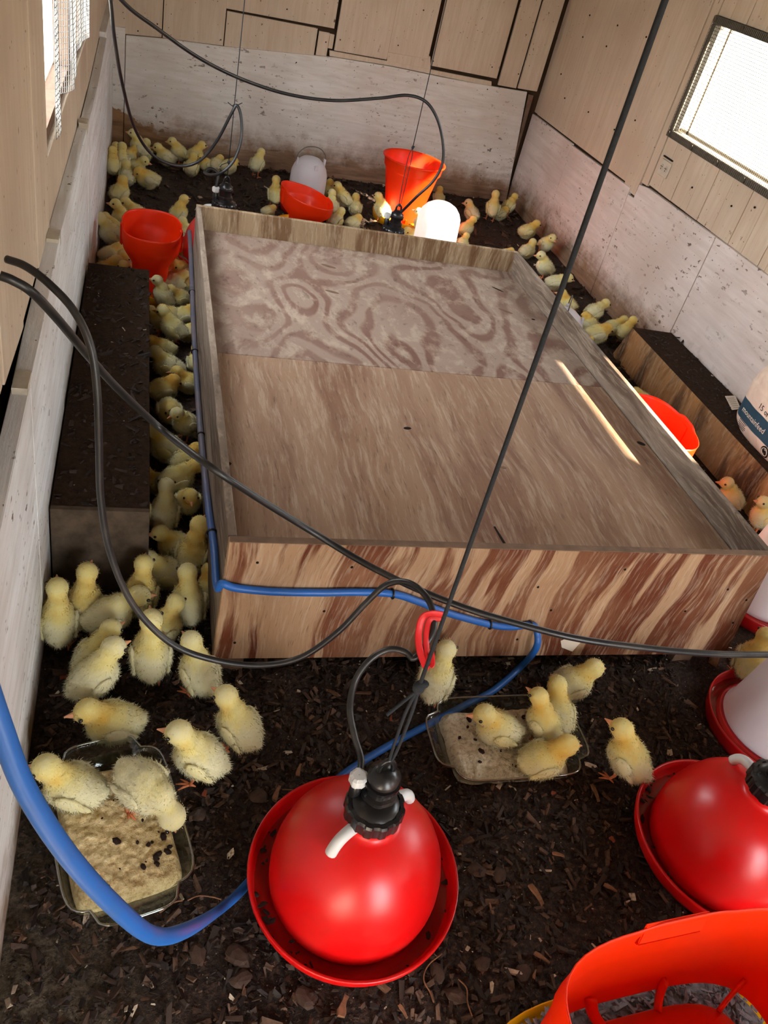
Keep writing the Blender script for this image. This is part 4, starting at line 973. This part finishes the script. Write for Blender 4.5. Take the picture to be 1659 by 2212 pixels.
for a in ((1158, 1934, -58, .044, .013, M['chip_tan'], 'split tan wood splinter between the centre drinker and the orange tub'),
          (1318, 1919, -30, .028, .009, M['chip_tan'], 'short tan splinter left of the right drinker pan'),
          (1206, 1847, -15, .026, .008, M['chip_tan'], 'small tan splinter midway between the two big drinkers'),
          (1285, 1714, -68, .045, .010, M['chip_tan'], 'dark split twig below the chick right of the pale feed dish'),
          (598, 1716, 70, .034, .012, M['chip_tan'], 'tan bark strip just above the left edge of the centre drinker'),
          (646, 1665, 75, .030, .011, M['chip_tan'], 'tan bark strip above the centre drinker, beside the blue hose'),
          (1170, 2070, -35, .032, .009, M['chip_tan'], 'curved wood curl left of the orange tub'),
          (1155, 2105, 75, .018, .006, M['chip_tan'], 'thin pale splinter left of the orange tub rim'),
          (1322, 1814, -50, .013, .010, M['chip_red'], 'reddish leaf-like bark bit left of the right drinker'),
          (442, 1715, 70, .012, .012, M['chip_red'], 'small reddish square chip above the blue hose right of the left dish'),
          (1195, 1714, 0, .010, .009, M['chip_red'], 'tiny reddish chip below the pale feed dish'),
          (310, 1552, 30, .013, .011, M['chip_red'], 'reddish chip above the left glass dish'),
          (137, 1465, 10, .014, .011, M['chip_red'], 'reddish chip by the left wall beside the standing chicks'),
          (1545, 1425, 60, .055, .030, M['chip_tan'], 'weathered wood block under the right front corner of the box'),
          (845, 1552, 80, .018, .007, M['chip_red'], 'orange wood bit between hose loop and cord'),
          (742, 2175, 75, .034, .016, M['chip_tan'], 'brown bark strip at the bottom edge below the centre drinker'),
          (870, 2185, -60, .024, .007, M['chip_tan'], 'light twig piece at the bottom edge right of centre')):
    splinter(*a)
for i, (px, py, s, lab) in enumerate(((560, 1720, .017, 'flat brown stone above the left rim of the centre drinker'), (430, 1760, .015, 'brown pebble right of the left glass dish'), (1030, 1880, .017, 'dark flat stone right of the centre drinker pan'),
        (1078, 1890, .015, 'brown stone further right of the centre drinker pan'), (515, 2065, .020, 'brown stone below the bend of the blue hose'), (520, 2115, .016, 'pale brown stone low beneath the blue hose bend'),
        (945, 2100, .015, 'dark stone below the right of the centre drinker'), (985, 2150, .017, 'oval bark stone near the bottom edge, right of the drinker'), (1130, 2100, .016, 'brown oval stone left of the orange tub'),
        (662, 2155, .018, 'grey brown stone at the bottom below the centre drinker'), (1042, 2082, .013, 'small oval stone between drinker and tub'), (425, 2060, .016, 'flat dark stone below the left part of the blue hose'),
        (560, 1710 + 60, .012, 'small pebble touching the left rim of the centre drinker'), (1242, 1790, .010, 'pale oval pebble left of the right drinker pan'))):
    p = onz(px, py, .004); bm = bmesh.new(); bmesh.ops.create_icosphere(bm, subdivisions=2, radius=1)
    for v_ in bm.verts: v_.co = Vector((v_.co.x * s * 1.25, v_.co.y * s * .9, v_.co.z * s * .38)) * (1 + .35 * mnoise.noise(v_.co * 1.6 + Vector((i * 3, 0, 0))))
    o = obj('stone', bm, M['stone'], None, False, p, (0, 0, i * 1.3)); tag(o, lab, 'stone', 'stones in the litter')
for i, (pts, lab) in enumerate(((((955, 2060), (925, 2085), (915, 2115), (930, 2145), (937, 2165)), 'thin curly root below the right side of the centre drinker'), (((990, 2115), (1008, 2135), (1010, 2165), (1020, 2195)), 'thin curved root near the bottom, right of the centre drinker'),
        (((610, 1706), (640, 1706), (690, 1704)), 'thin straight twig above the centre drinker'), (((345, 1972), (375, 1950), (395, 1945)), 'thin pale stem beside the blue hose, below the left dish'), (((405, 1945), (430, 1935), (460, 1938), (478, 1943)), 'curved tan twig between the left dish and the blue hose'))):
    o = tube('root', [onz(x, y, .012) for x, y in pts], .0013, M['chip_tan'], None, 6, 5); tag(o, lab, 'twig', 'roots and twigs in the litter')
# ================================================================== CHICKS
def smooth_union(parts, vox=.0046):
    bm = bmesh.new()
    for c, r, rot in parts: ellip(bm, Vector(c), r, rot, 3)
    me = bpy.data.meshes.new('tmp'); bm.to_mesh(me); bm.free()
    o = bpy.data.objects.new('tmp', me); COL.objects.link(o)
    md = o.modifiers.new('r', 'REMESH'); md.mode = 'VOXEL'; md.voxel_size = vox; md.use_smooth_shade = True
    sm = o.modifiers.new('s', 'SMOOTH'); sm.iterations = 5; sm.factor = .5
    bpy.context.view_layer.update()
    m2 = bpy.data.meshes.new_from_object(o.evaluated_get(bpy.context.evaluated_depsgraph_get()))
    COL.objects.unlink(o); bpy.data.objects.remove(o); return m2
def add_fuzz(me, n, length, seed, head, coatf):
    """short down tufts as thin blades rooted on the surface; shaded with the skin's own normal"""
    r = np.random.default_rng(seed); nv = len(me.vertices)
    co = np.empty(nv * 3, np.float32); me.vertices.foreach_get('co', co); co = co.reshape(-1, 3)
    no = np.empty(nv * 3, np.float32); me.vertex_normals.foreach_get('vector', no); no = no.reshape(-1, 3)
    polys = [list(p.vertices) for p in me.polygons]
    idx = r.integers(0, nv, n); jit = r.normal(0, .0018, (n, 3))
    base = co[idx] + jit - no[idx] * .0015; nn = no[idx]
    rnd = r.normal(0, .45, (n, 3)); back = np.array([-.55, 0, -.25])
    d = nn * .6 + rnd + back * (1.1 - nn[:, :1] * .5); d /= np.linalg.norm(d, axis=1)[:, None]
    hd = np.linalg.norm(co[idx] - np.array(head), axis=1); L = length * np.where(hd < .032, .42, .9) * (.5 + r.random(n) * .8)
    side = np.cross(d, r.normal(0, 1, (n, 3))); side /= np.linalg.norm(side, axis=1)[:, None]; wd = .00075
    a = base - side * wd; b = base + side * wd; c = base + d * L[:, None]
    sw = np.sum(np.cross(b - a, c - a) * nn, axis=1) < 0; tmp = a[sw].copy(); a[sw] = b[sw]; b[sw] = tmp
    V = np.concatenate([co, a, b, c]); N = np.concatenate([no, nn, nn, nn])
    Fc = polys + [(nv + i, nv + n + i, nv + 2 * n + i) for i in range(n)]
    out = bpy.data.meshes.new('chick_body'); out.from_pydata(V.tolist(), [], Fc); out.update()
    out.polygons.foreach_set('use_smooth', [True] * len(out.polygons))
    out.normals_split_custom_set_from_vertices(N.tolist())
    at = out.attributes.new('coat', 'FLOAT', 'POINT'); at.data.foreach_set('value', [coatf(p) for p in V])
    out.materials.append(M['down']); return out
def rotY(a): return Matrix.Rotation(a, 3, 'Y')
def leg_mesh(h, fwd=0.0):
    vs = []; fs = []
    def add(P, r):
        a, b = tube_vf([Vector(p) for p in P], r, 6); k = len(vs); vs.extend(a); fs.extend(tuple(k + q for q in f) for f in b)
    add([(-.002, 0, h), (-.006, 0, h * .45), (0, 0, .005)], [.0062, .0038, .0032])
    for an, L in ((0, .026), (.55, .023), (-.55, .023), (PI, .012)):
        c, s = math.cos(an), math.sin(an); add([(0, 0, .006), (c * L * .5, s * L * .5, .005), (c * L, s * L, .0018)], [.0032, .0026, .0012])
    me = bpy.data.meshes.new('leg'); me.from_pydata([tuple(v) for v in vs], [], fs); me.materials.append(M['leg']); me.polygons.foreach_set('use_smooth', [True] * len(me.polygons)); return me
def make_pose(name, body, pitch, head, hyaw, hpitch, lh, fluff=5200, seed=1, breast=None):
    bc = Vector(body); hd = Vector(head); rp = rotY(-pitch)
    parts = [(bc, (.045, .0405, .041), rp), (bc + rp @ Vector((.016, 0, -.002)), (.036, .0365, .037), rp), (bc + rp @ Vector((-.026, 0, .002)), (.032, .032, .030), rp), (bc + rp @ Vector((-.050, 0, .012)), (.013, .014, .010), rp),
             (bc + rp @ Vector((-.004, 0, -.016)), (.036, .034, .030), rp)]
    nb = bc + rp @ Vector((.024, 0, .018))
    for t, q in ((.15, .0275), (.42, .0225), (.68, .0190), (.88, .0190)):
        parts.append((nb.lerp(hd, t), (q, q * .96, q), None))
    hr = Matrix.Rotation(hyaw, 3, 'Z') @ rotY(hpitch)
    parts += [(hd, (.0262, .0245, .0250), hr), (hd + hr @ Vector((.011, 0, -.004)), (.0178, .0172, .0166), hr)]
    me = smooth_union(parts)
    def coat(p):
        dh = (Vector(p) - hd).length; db = (Vector(p) - nb).length
        c = .70 * max(0, 1 - dh / .050) + .55 * max(0, 1 - db / .050) + .22 * max(0, 1 - abs(p[2] - (bc.z + .04)) / .03)
        return min(1, c)
    me = add_fuzz(me, fluff, .0078, seed, head, coat)
    P = dict(body=me)
    # wings
    for s in (1, -1):
        bm = bmesh.new(); r_ = rotY(-pitch - .25) @ Matrix.Rotation(s * .10, 3, 'Z')
        ellip(bm, bc + rp @ Vector((-.004, s * .0365, .005)), (.026, .0070, .017), r_, 3); ellip(bm, bc + rp @ Vector((-.026, s * .035, .000)), (.018, .005, .009), r_, 2)
        wm = bpy.data.meshes.new('w'); bm.to_mesh(wm); bm.free()
        P['wing%d' % s] = add_fuzz(wm, 520, .0085, seed + 5, (9, 9, 9), lambda p: .10)
    # beak: upper and lower cone, eyes
    bm = bmesh.new(); mt = Matrix.Translation(hd + hr @ Vector((.0330, 0, -.005))) @ hr.to_4x4() @ Matrix.Rotation(PI / 2 + .12, 4, 'Y')
    bmesh.ops.create_cone(bm, cap_ends=True, segments=10, radius1=.0066, radius2=.0012, depth=.019, matrix=mt)
    mt = Matrix.Translation(hd + hr @ Vector((.0295, 0, -.009))) @ hr.to_4x4() @ Matrix.Rotation(PI / 2, 4, 'Y')
    bmesh.ops.create_cone(bm, cap_ends=True, segments=8, radius1=.0048, radius2=.001, depth=.013, matrix=mt)
    b = bpy.data.meshes.new('beak'); bm.to_mesh(b); bm.free(); b.materials.append(M['beak']); P['beak'] = b
    for s in (1, -1):
        bm = bmesh.new(); ellip(bm, hd + hr @ Vector((.0135, s * .0222, .004)), (.0044, .0036, .0040), hr, 2)
        e = bpy.data.meshes.new('eye'); bm.to_mesh(e); bm.free(); e.materials.append(M['eye']); e.polygons.foreach_set('use_smooth', [True] * len(e.polygons)); P['eye%d' % s] = e
    P['leg'] = leg_mesh(lh) if lh else None; P['lx'] = bc.x - .004
    return P
POSE = {
    'stand': make_pose('stand', (0, 0, .074), .42, (.044, 0, .130), 0, .05, .050, seed=1),
    'tall': make_pose('tall', (-.004, 0, .078), .75, (.028, 0, .146), 0, -.15, .048, seed=2),
    'look': make_pose('look', (-.004, 0, .076), .60, (.032, .006, .142), .9, .05, .048, seed=3),
    'lookr': make_pose('lookr', (-.004, 0, .076), .60, (.032, -.006, .142), -.9, .05, .048, seed=4),
    'sit': make_pose('sit', (0, 0, .040), .15, (.046, 0, .086), 0, .1, 0, seed=5),
    'sitl': make_pose('sitl', (0, 0, .040), .20, (.038, .010, .088), .8, .15, 0, seed=6),
    'doze': make_pose('doze', (0, 0, .040), .05, (.040, 0, .068), .1, .45, 0, seed=7),
    'peck': make_pose('peck', (0, 0, .072), -.25, (.066, 0, .044), 0, 1.15, .048, seed=8),
    'walk': make_pose('walk', (0, 0, .072), .12, (.066, 0, .110), 0, .15, .048, seed=9),
}
for nm in POSE:
    for k in list(POSE[nm]):
        if hasattr(POSE[nm][k], 'name'): POSE[nm][k].name = k.rstrip('-1')
def chick(px, py, deg, pose, label, s=1.0, z=0.004, lean=0.0, grp='pale yellow chicks'):
    p = onz(px, py, z); q = onz(px + math.cos(math.radians(deg)) * 8, py - math.sin(math.radians(deg)) * 8, z)
    t = empty('chick', p, math.atan2(q.y - p.y, q.x - p.x)); t.scale = (s, s, s)
    if lean: t.rotation_euler.x = lean
    tag(t, label, 'chick', grp); P = POSE[pose]
    def ch(n, me):
        o = bpy.data.objects.new(n, me); COL.objects.link(o); o.parent = t; return o
    ch('body', P['body']); ch('wing', P['wing1']); ch('wing', P['wing-1']); ch('beak', P['beak']); ch('eye', P['eye1']); ch('eye', P['eye-1'])
    if P['leg']:
        for sd in (1, -1):
            o = ch('leg', P['leg']); o.location = (P['lx'] + (.012 if sd > 0 else -.008), sd * .020, 0); o.rotation_euler = (0, 0, sd * .15)
    return t
G1, G2, G3, G4, G5, G6 = 'chicks in the left foreground', 'chicks in and around the pale feed dish', 'chicks between bench and box', 'chicks round the left feeder', 'chicks along the back wall', 'chicks on the far right'
C = [
 # left foreground
 (128, 1388, 92, 'tall', 'upright chick with its back turned, closest to the left wall below the bench', 1.0, G1),
 (182, 1352, 70, 'tall', 'chick with its back turned and head stretched up at the bench front', 1.0, G1),
 (232, 1378, 15, 'walk', 'chick stooping rightwards with its neck under the black hose loop', 1.05, G1),
 (303, 1325, 80, 'tall', 'chick half behind the black hose at the bench corner', .95, G1),
 (402, 1348, 100, 'stand', 'chick seen from behind at the mouth of the dark corridor', 1.0, G1),
 (352, 1398, 25, 'look', 'golden-throated chick peeping out right under the black hose', .9, G1),
 (205, 1462, 35, 'stand', 'rear one of two chicks standing one before the other', .95, G1),
 (202, 1512, 30, 'stand', 'front one of two chicks overlapping in a column, orange feet showing', 1.05, G1),
 (322, 1462, 95, 'tall', 'white-bellied chick on thick orange feet under the black hose', 1.05, G1),
 (425, 1498, 125, 'stand', 'fluffy chick with its head hidden by the black hose beside the box foot', 1.0, G1),
 (245, 1588, 188, 'sit', 'plump chick lying just above the left glass dish', 1.08, G1),
 (508, 1615, 140, 'stand', 'standing chick nearest the box, above and left of the centre drinker', 1.02, G1),
 (425, 1682, 165, 'stand', 'standing chick with a grey flank between the left dish and the drinker', 1.05, G1),
 (160, 1728, 170, 'sit', 'chick squatting in the tan feed, beak over the left edge of the dish', 1.06, G1, .030),
 (305, 1748, -35, 'peck', 'chick bowing to eat in the tan feed of the left dish', 1.08, G1, .026),
 # pale dish
 (925, 1508, 75, 'tall', 'chick behind the red strap looking up at the box front', 1.0, G2),
 (1065, 1598, 175, 'sit', 'chick sitting at the left in the pale feed dish', 1.02, G2, .028),
 (1155, 1600, 135, 'stand', 'chick standing tall in the middle of the pale feed dish', .92, G2, .020),
 (1190, 1562, 110, 'sit', 'chick at the far corner of the pale feed dish, partly hidden', 1.0, G2, .028),
 (1158, 1664, 8, 'sit', 'chick at the near edge of the pale feed dish facing right', 1.02, G2, .026),
 (1222, 1500, 12, 'sit', 'ruffled white chick resting between dish and box front', 1.05, G2),
 (1330, 1680, 140, 'stand', 'orange-necked chick just right of the pale feed dish', 1.05, G2),
 (1592, 1462, 70, 'tall', 'chick under the black hose beside the large white cone jug', 1.0, G2),
 # corridor
 (357, 1262, 180, 'sit', 'nearest dozing chick in the corridor, facing the bench', 1.0, G3),
 (413, 1240, 62, 'tall', 'big pale chick stretching up against the box side near its front corner', 1.0, G3),
 (378, 1200, 178, 'sit', 'golden chick sitting behind the dozing one in the corridor', .9, G3),
 (446, 1296, 90, 'sit', 'chick almost hidden by the front corner of the box', .8, G3),
 (352, 1150, 85, 'tall', 'orange-backed chick with its head up, against the bench in the corridor', .95, G3),
 (402, 1120, -80, 'stand', 'chick facing the camera by the box side', .85, G3),
 (378, 1078, 15, 'walk', 'long-necked chick striding right in the corridor', .98, G3),
 (338, 1062, 170, 'sit', 'small dark-lit chick tucked behind the striding one', .75, G3),
 (400, 1018, 25, 'doze', 'chick with its head bowed against the box side, under the diagonal hose', .95, G3),
 (360, 992, 165, 'sit', 'chick facing the bench just left of the diagonal hose', 1.05, G3),
 (398, 950, 200, 'stand', 'chick with an upright head above the diagonal hose in the corridor', .85, G3),
 (432, 945, 180, 'sit', 'chick whose beak only shows beside the box, above the diagonal hose', .7, G3),
 (364, 908, -75, 'doze', 'round sleeping chick facing the camera in the corridor', .95, G3),
 (350, 862, 10, 'doze', 'chick lying along the bench, beak to the right, above the round sleeper', .95, G3),
 (405, 845, 175, 'sit', 'chick leaning on the box side, facing the bench', .85, G3),
 (362, 812, 170, 'sit', 'chick resting with raised head, lower of a pair at the bench', .98, G3),
 (348, 772, 175, 'doze', 'chick resting with lowered head, upper of a pair at the bench', .9, G3),
 (422, 800, 90, 'sit', 'white rump showing beside the box in mid corridor', .8, G3),
 (372, 745, 165, 'stand', 'large chick standing before a huddle in the far corridor', .95, G3),
 (343, 722, 180, 'stand', 'brownish chick peering out behind the large standing one', .75, G3),
 (405, 735, 10, 'doze', 'small grey-white chick pressed to the box in the far huddle', .8, G3),
 (398, 700, 0, 'sit', 'chick facing right in the far huddle by the box side', .9, G3),
 (368, 698, 180, 'doze', 'chick leaning left in the far huddle', .85, G3),
 (385, 662, 190, 'sit', 'chick facing left behind the tall-necked one', .9, G3),
 (350, 672, 170, 'tall', 'tall-necked pale chick at the far end of the bench', .85, G3),
 (378, 634, 10, 'doze', 'large dozing chick in front of the yellow tray', 1.05, G3),
 (402, 632, -20, 'doze', 'fluffy chick between the tray and the box side', .95, G3),
 (392, 600, 190, 'doze', 'drowsy chick beside the waist of the left feeder', .95, G4),
 (400, 570, 190, 'sit', 'white chick with a pink-lit head right of the left feeder', 1.0, G4),
 (385, 588, 180, 'doze', 'pink-tinted chick touching the left feeder', .9, G4),
 (403, 535, 150, 'stand', 'small yellow chick just below the half-hidden red drinker', .85, G4),
 (384, 495, 10, 'tall', 'alert long-necked chick between the left feeder and the hidden drinker', .95, G4),
 (292, 478, 175, 'sit', 'chick lying just behind the rim of the left feeder', 1.0, G4),
 (262, 508, 175, 'tall', 'tall whitish chick at the back left of the left feeder', .95, G4),
 (244, 520, 185, 'stand', 'pale chick between two others beside the left wall', .85, G4),
 (240, 542, 172, 'stand', 'golden chick with its beak toward the left wall', 1.05, G4),
 (238, 572, 10, 'doze', 'brownish chick asleep by the wall', 1.0, G4),
 (268, 575, 0, 'doze', 'rosy chick pressed to the left side of the feeder', .95, G4),
 (250, 590, 10, 'doze', 'dark-lit chick in the middle of the huddle left of the feeder', .9, G4),
 (226, 606, 0, 'sit', 'chick whose head shows over the far end of the bench, nearest the wall', 1.0, G4),
 (266, 606, -90, 'sit', 'chick facing the camera over the far end of the bench', .95, G4),
 # back left
 (258, 435, 20, 'sitl', 'lone chick sitting in front of the back left cluster', 1.05, G5),
 (318, 405, 175, 'doze', 'dozing chick at the right of the back left cluster', 1.1, G5),
 (274, 398, 110, 'sit', 'chick with its back turned low in the back left cluster', 1.0, G5),
 (243, 388, 90, 'stand', 'chick standing by the left wall in the back left cluster', 1.0, G5),
 (262, 378, 80, 'stand', 'yellow chick in the middle of the back left cluster', 1.0, G5),
 (292, 378, -15, 'sit', 'pale chick looking right in the back left cluster', 1.0, G5),
 (298, 350, 170, 'tall', 'tallest chick of the back left cluster, beak to the left', 1.0, G5),
 (312, 348, 60, 'sit', 'chick behind the tallest one in the back left cluster', 1.0, G5),
 (250, 358, 90, 'sit', 'rearmost chick in the back left corner by the batten', 1.0, G5),
 (276, 352, 0, 'sit', 'chick mostly hidden behind the back left cluster', .9, G5),
 (358, 356, 170, 'sit', 'chick with its beak over the black hose, leftmost along the back wall', 1.0, G5),
 (386, 357, 172, 'stand', 'chick with raised head behind the bottom of the hose loop', .95, G5),
 (412, 378, 60, 'sit', 'whitish chick lying in front of the hose loop', 1.0, G5),
 (418, 362, 0, 'stand', 'yellow-headed chick turned right at the hose loop', .95, G5),
 (444, 368, 180, 'sit', 'chick between the hose loop and the left hanging cord', .85, G5),
 (466, 370, 20, 'doze', 'chick dozing just left of the left hanging cord', .95, G5),
 (492, 374, 0, 'doze', 'chick behind the left hanging cord', .95, G5),
 (552, 382, 30, 'stand', 'single yellow chick standing by the back wall with its shadow', 1.0, G5),
 # middle back
 (590, 448, 105, 'tall', 'slim chick stretching up left of the slanted feeder', .95, G5),
 (736, 456, 165, 'stand', 'large chick standing right of the milky jug', 1.0, G5),
 (711, 472, 110, 'stand', 'chick beside the right end of the slanted feeder', .95, G5),
 (722, 492, 20, 'sit', 'chick peering over the far rim of the box beside the slanted feeder', .95, G5),
 (764, 462, 100, 'sit', 'chick facing away by the stick of sunlit litter', .95, G5),
 (708, 428, 90, 'sit', 'chick half hidden behind the milky jug', .9, G5),
 (820, 480, 155, 'stand', 'brightly sunlit white chick standing left of the orange bucket', 1.0, G5),
 (760, 496, 10, 'doze', 'chick lying low just beyond the far rim of the box', .9, G5),
 (578, 468, 0, 'doze', 'rosy chick low at the left end of the slanted feeder', .7, G5),
 (902, 510, 165, 'tall', 'orange-shaded chick between bucket and bright jug', .9, G5),
 (886, 522, 180, 'doze', 'pale chick lying in the sun before the bucket', .9, G5),
 (910, 528, 90, 'sit', 'small sunlit chick touching the bright jug at the box rim', .7, G5),
 (944, 440, 100, 'sit', 'chick in the shade behind the bright jug', .9, G5),
 (1000, 518, 5, 'stand', 'orange-lit chick right of the bright jug', .9, G6),
 (995, 538, 30, 'sit', 'glowing little chick at the box rim right of the bright jug', .8, G6),
 (1088, 562, 0, 'doze', 'chick whose back just shows over the far right corner of the box', .8, G6),
 # right back
 (1015, 474, 150, 'sitl', 'single chick sitting in the dark litter at the back right', 1.0, G6),
 (1056, 476, 110, 'tall', 'tallest orange chick near the back right corner', 1.05, G6),
 (1076, 474, 0, 'doze', 'chick crouching between the two standing ones at the back right corner', .95, G6),
 (1092, 468, 15, 'stand', 'chick with arched neck nearest the back right corner', .95, G6),
 (1134, 514, -5, 'sit', 'chick resting in front of the right wall, upper of the loose line', 1.05, G6),
 (1170, 552, -40, 'stand', 'chick standing against the pink-lit right wall', .95, G6),
 (1134, 556, 5, 'sitl', 'brown-orange chick preening beyond the box corner', .95, G6),
 (1168, 604, 170, 'stand', 'whitish chick standing beyond the right rim, looking left', 1.0, G6),
 (1190, 636, -10, 'walk', 'chick bending right behind the front cord', .95, G6),
 (1220, 672, 160, 'sit', 'chick behind the half-hidden jug with wire handle', .95, G6),
 (1272, 702, 10, 'walk', 'grey-flanked chick by the right wall above the yellow huddle', 1.0, G6),
 (1268, 716, 150, 'doze', 'chick tucked between the jug and the yellow one', .95, G6),
 (1282, 738, -5, 'doze', 'yellowest chick of the huddle before the bench end', 1.1, G6),
 (1318, 722, -5, 'sit', 'chick looking right in the huddle before the bench end', .95, G6),
 (1338, 742, 20, 'stand', 'pale chick touching the far end of the right bench', .9, G6),
 (1262, 756, 30, 'doze', 'chick barely visible over the right rim near the huddle', .7, G6),
 (1335, 870, 150, 'sit', 'small chick head over the right rim, highest beside the bench face', .85, G6),
 (1352, 902, 150, 'sit', 'white chick peeping over the right rim', .8, G6),
 (1378, 882, 160, 'doze', 'white chick just behind the half-hidden orange feeder', .95, G6),
 (1440, 965, 160, 'sit', 'chick tip showing beside the half-hidden orange feeder', .8, G6),
 (1490, 1062, 165, 'stand', 'yellow chick peeping over the rim below the orange feeder', .8, G6),
 (1560, 1108, 165, 'stand', 'golden chick behind the right rim against the bench face', .95, G6),
 (1622, 1150, 172, 'tall', 'golden chick standing in full view against the bench face at the right', .92, G6),
]
for c in C:
    chick(c[0], c[1], c[2], c[3], c[4], c[5], c[7] if len(c) > 7 else .004, 0, c[6])
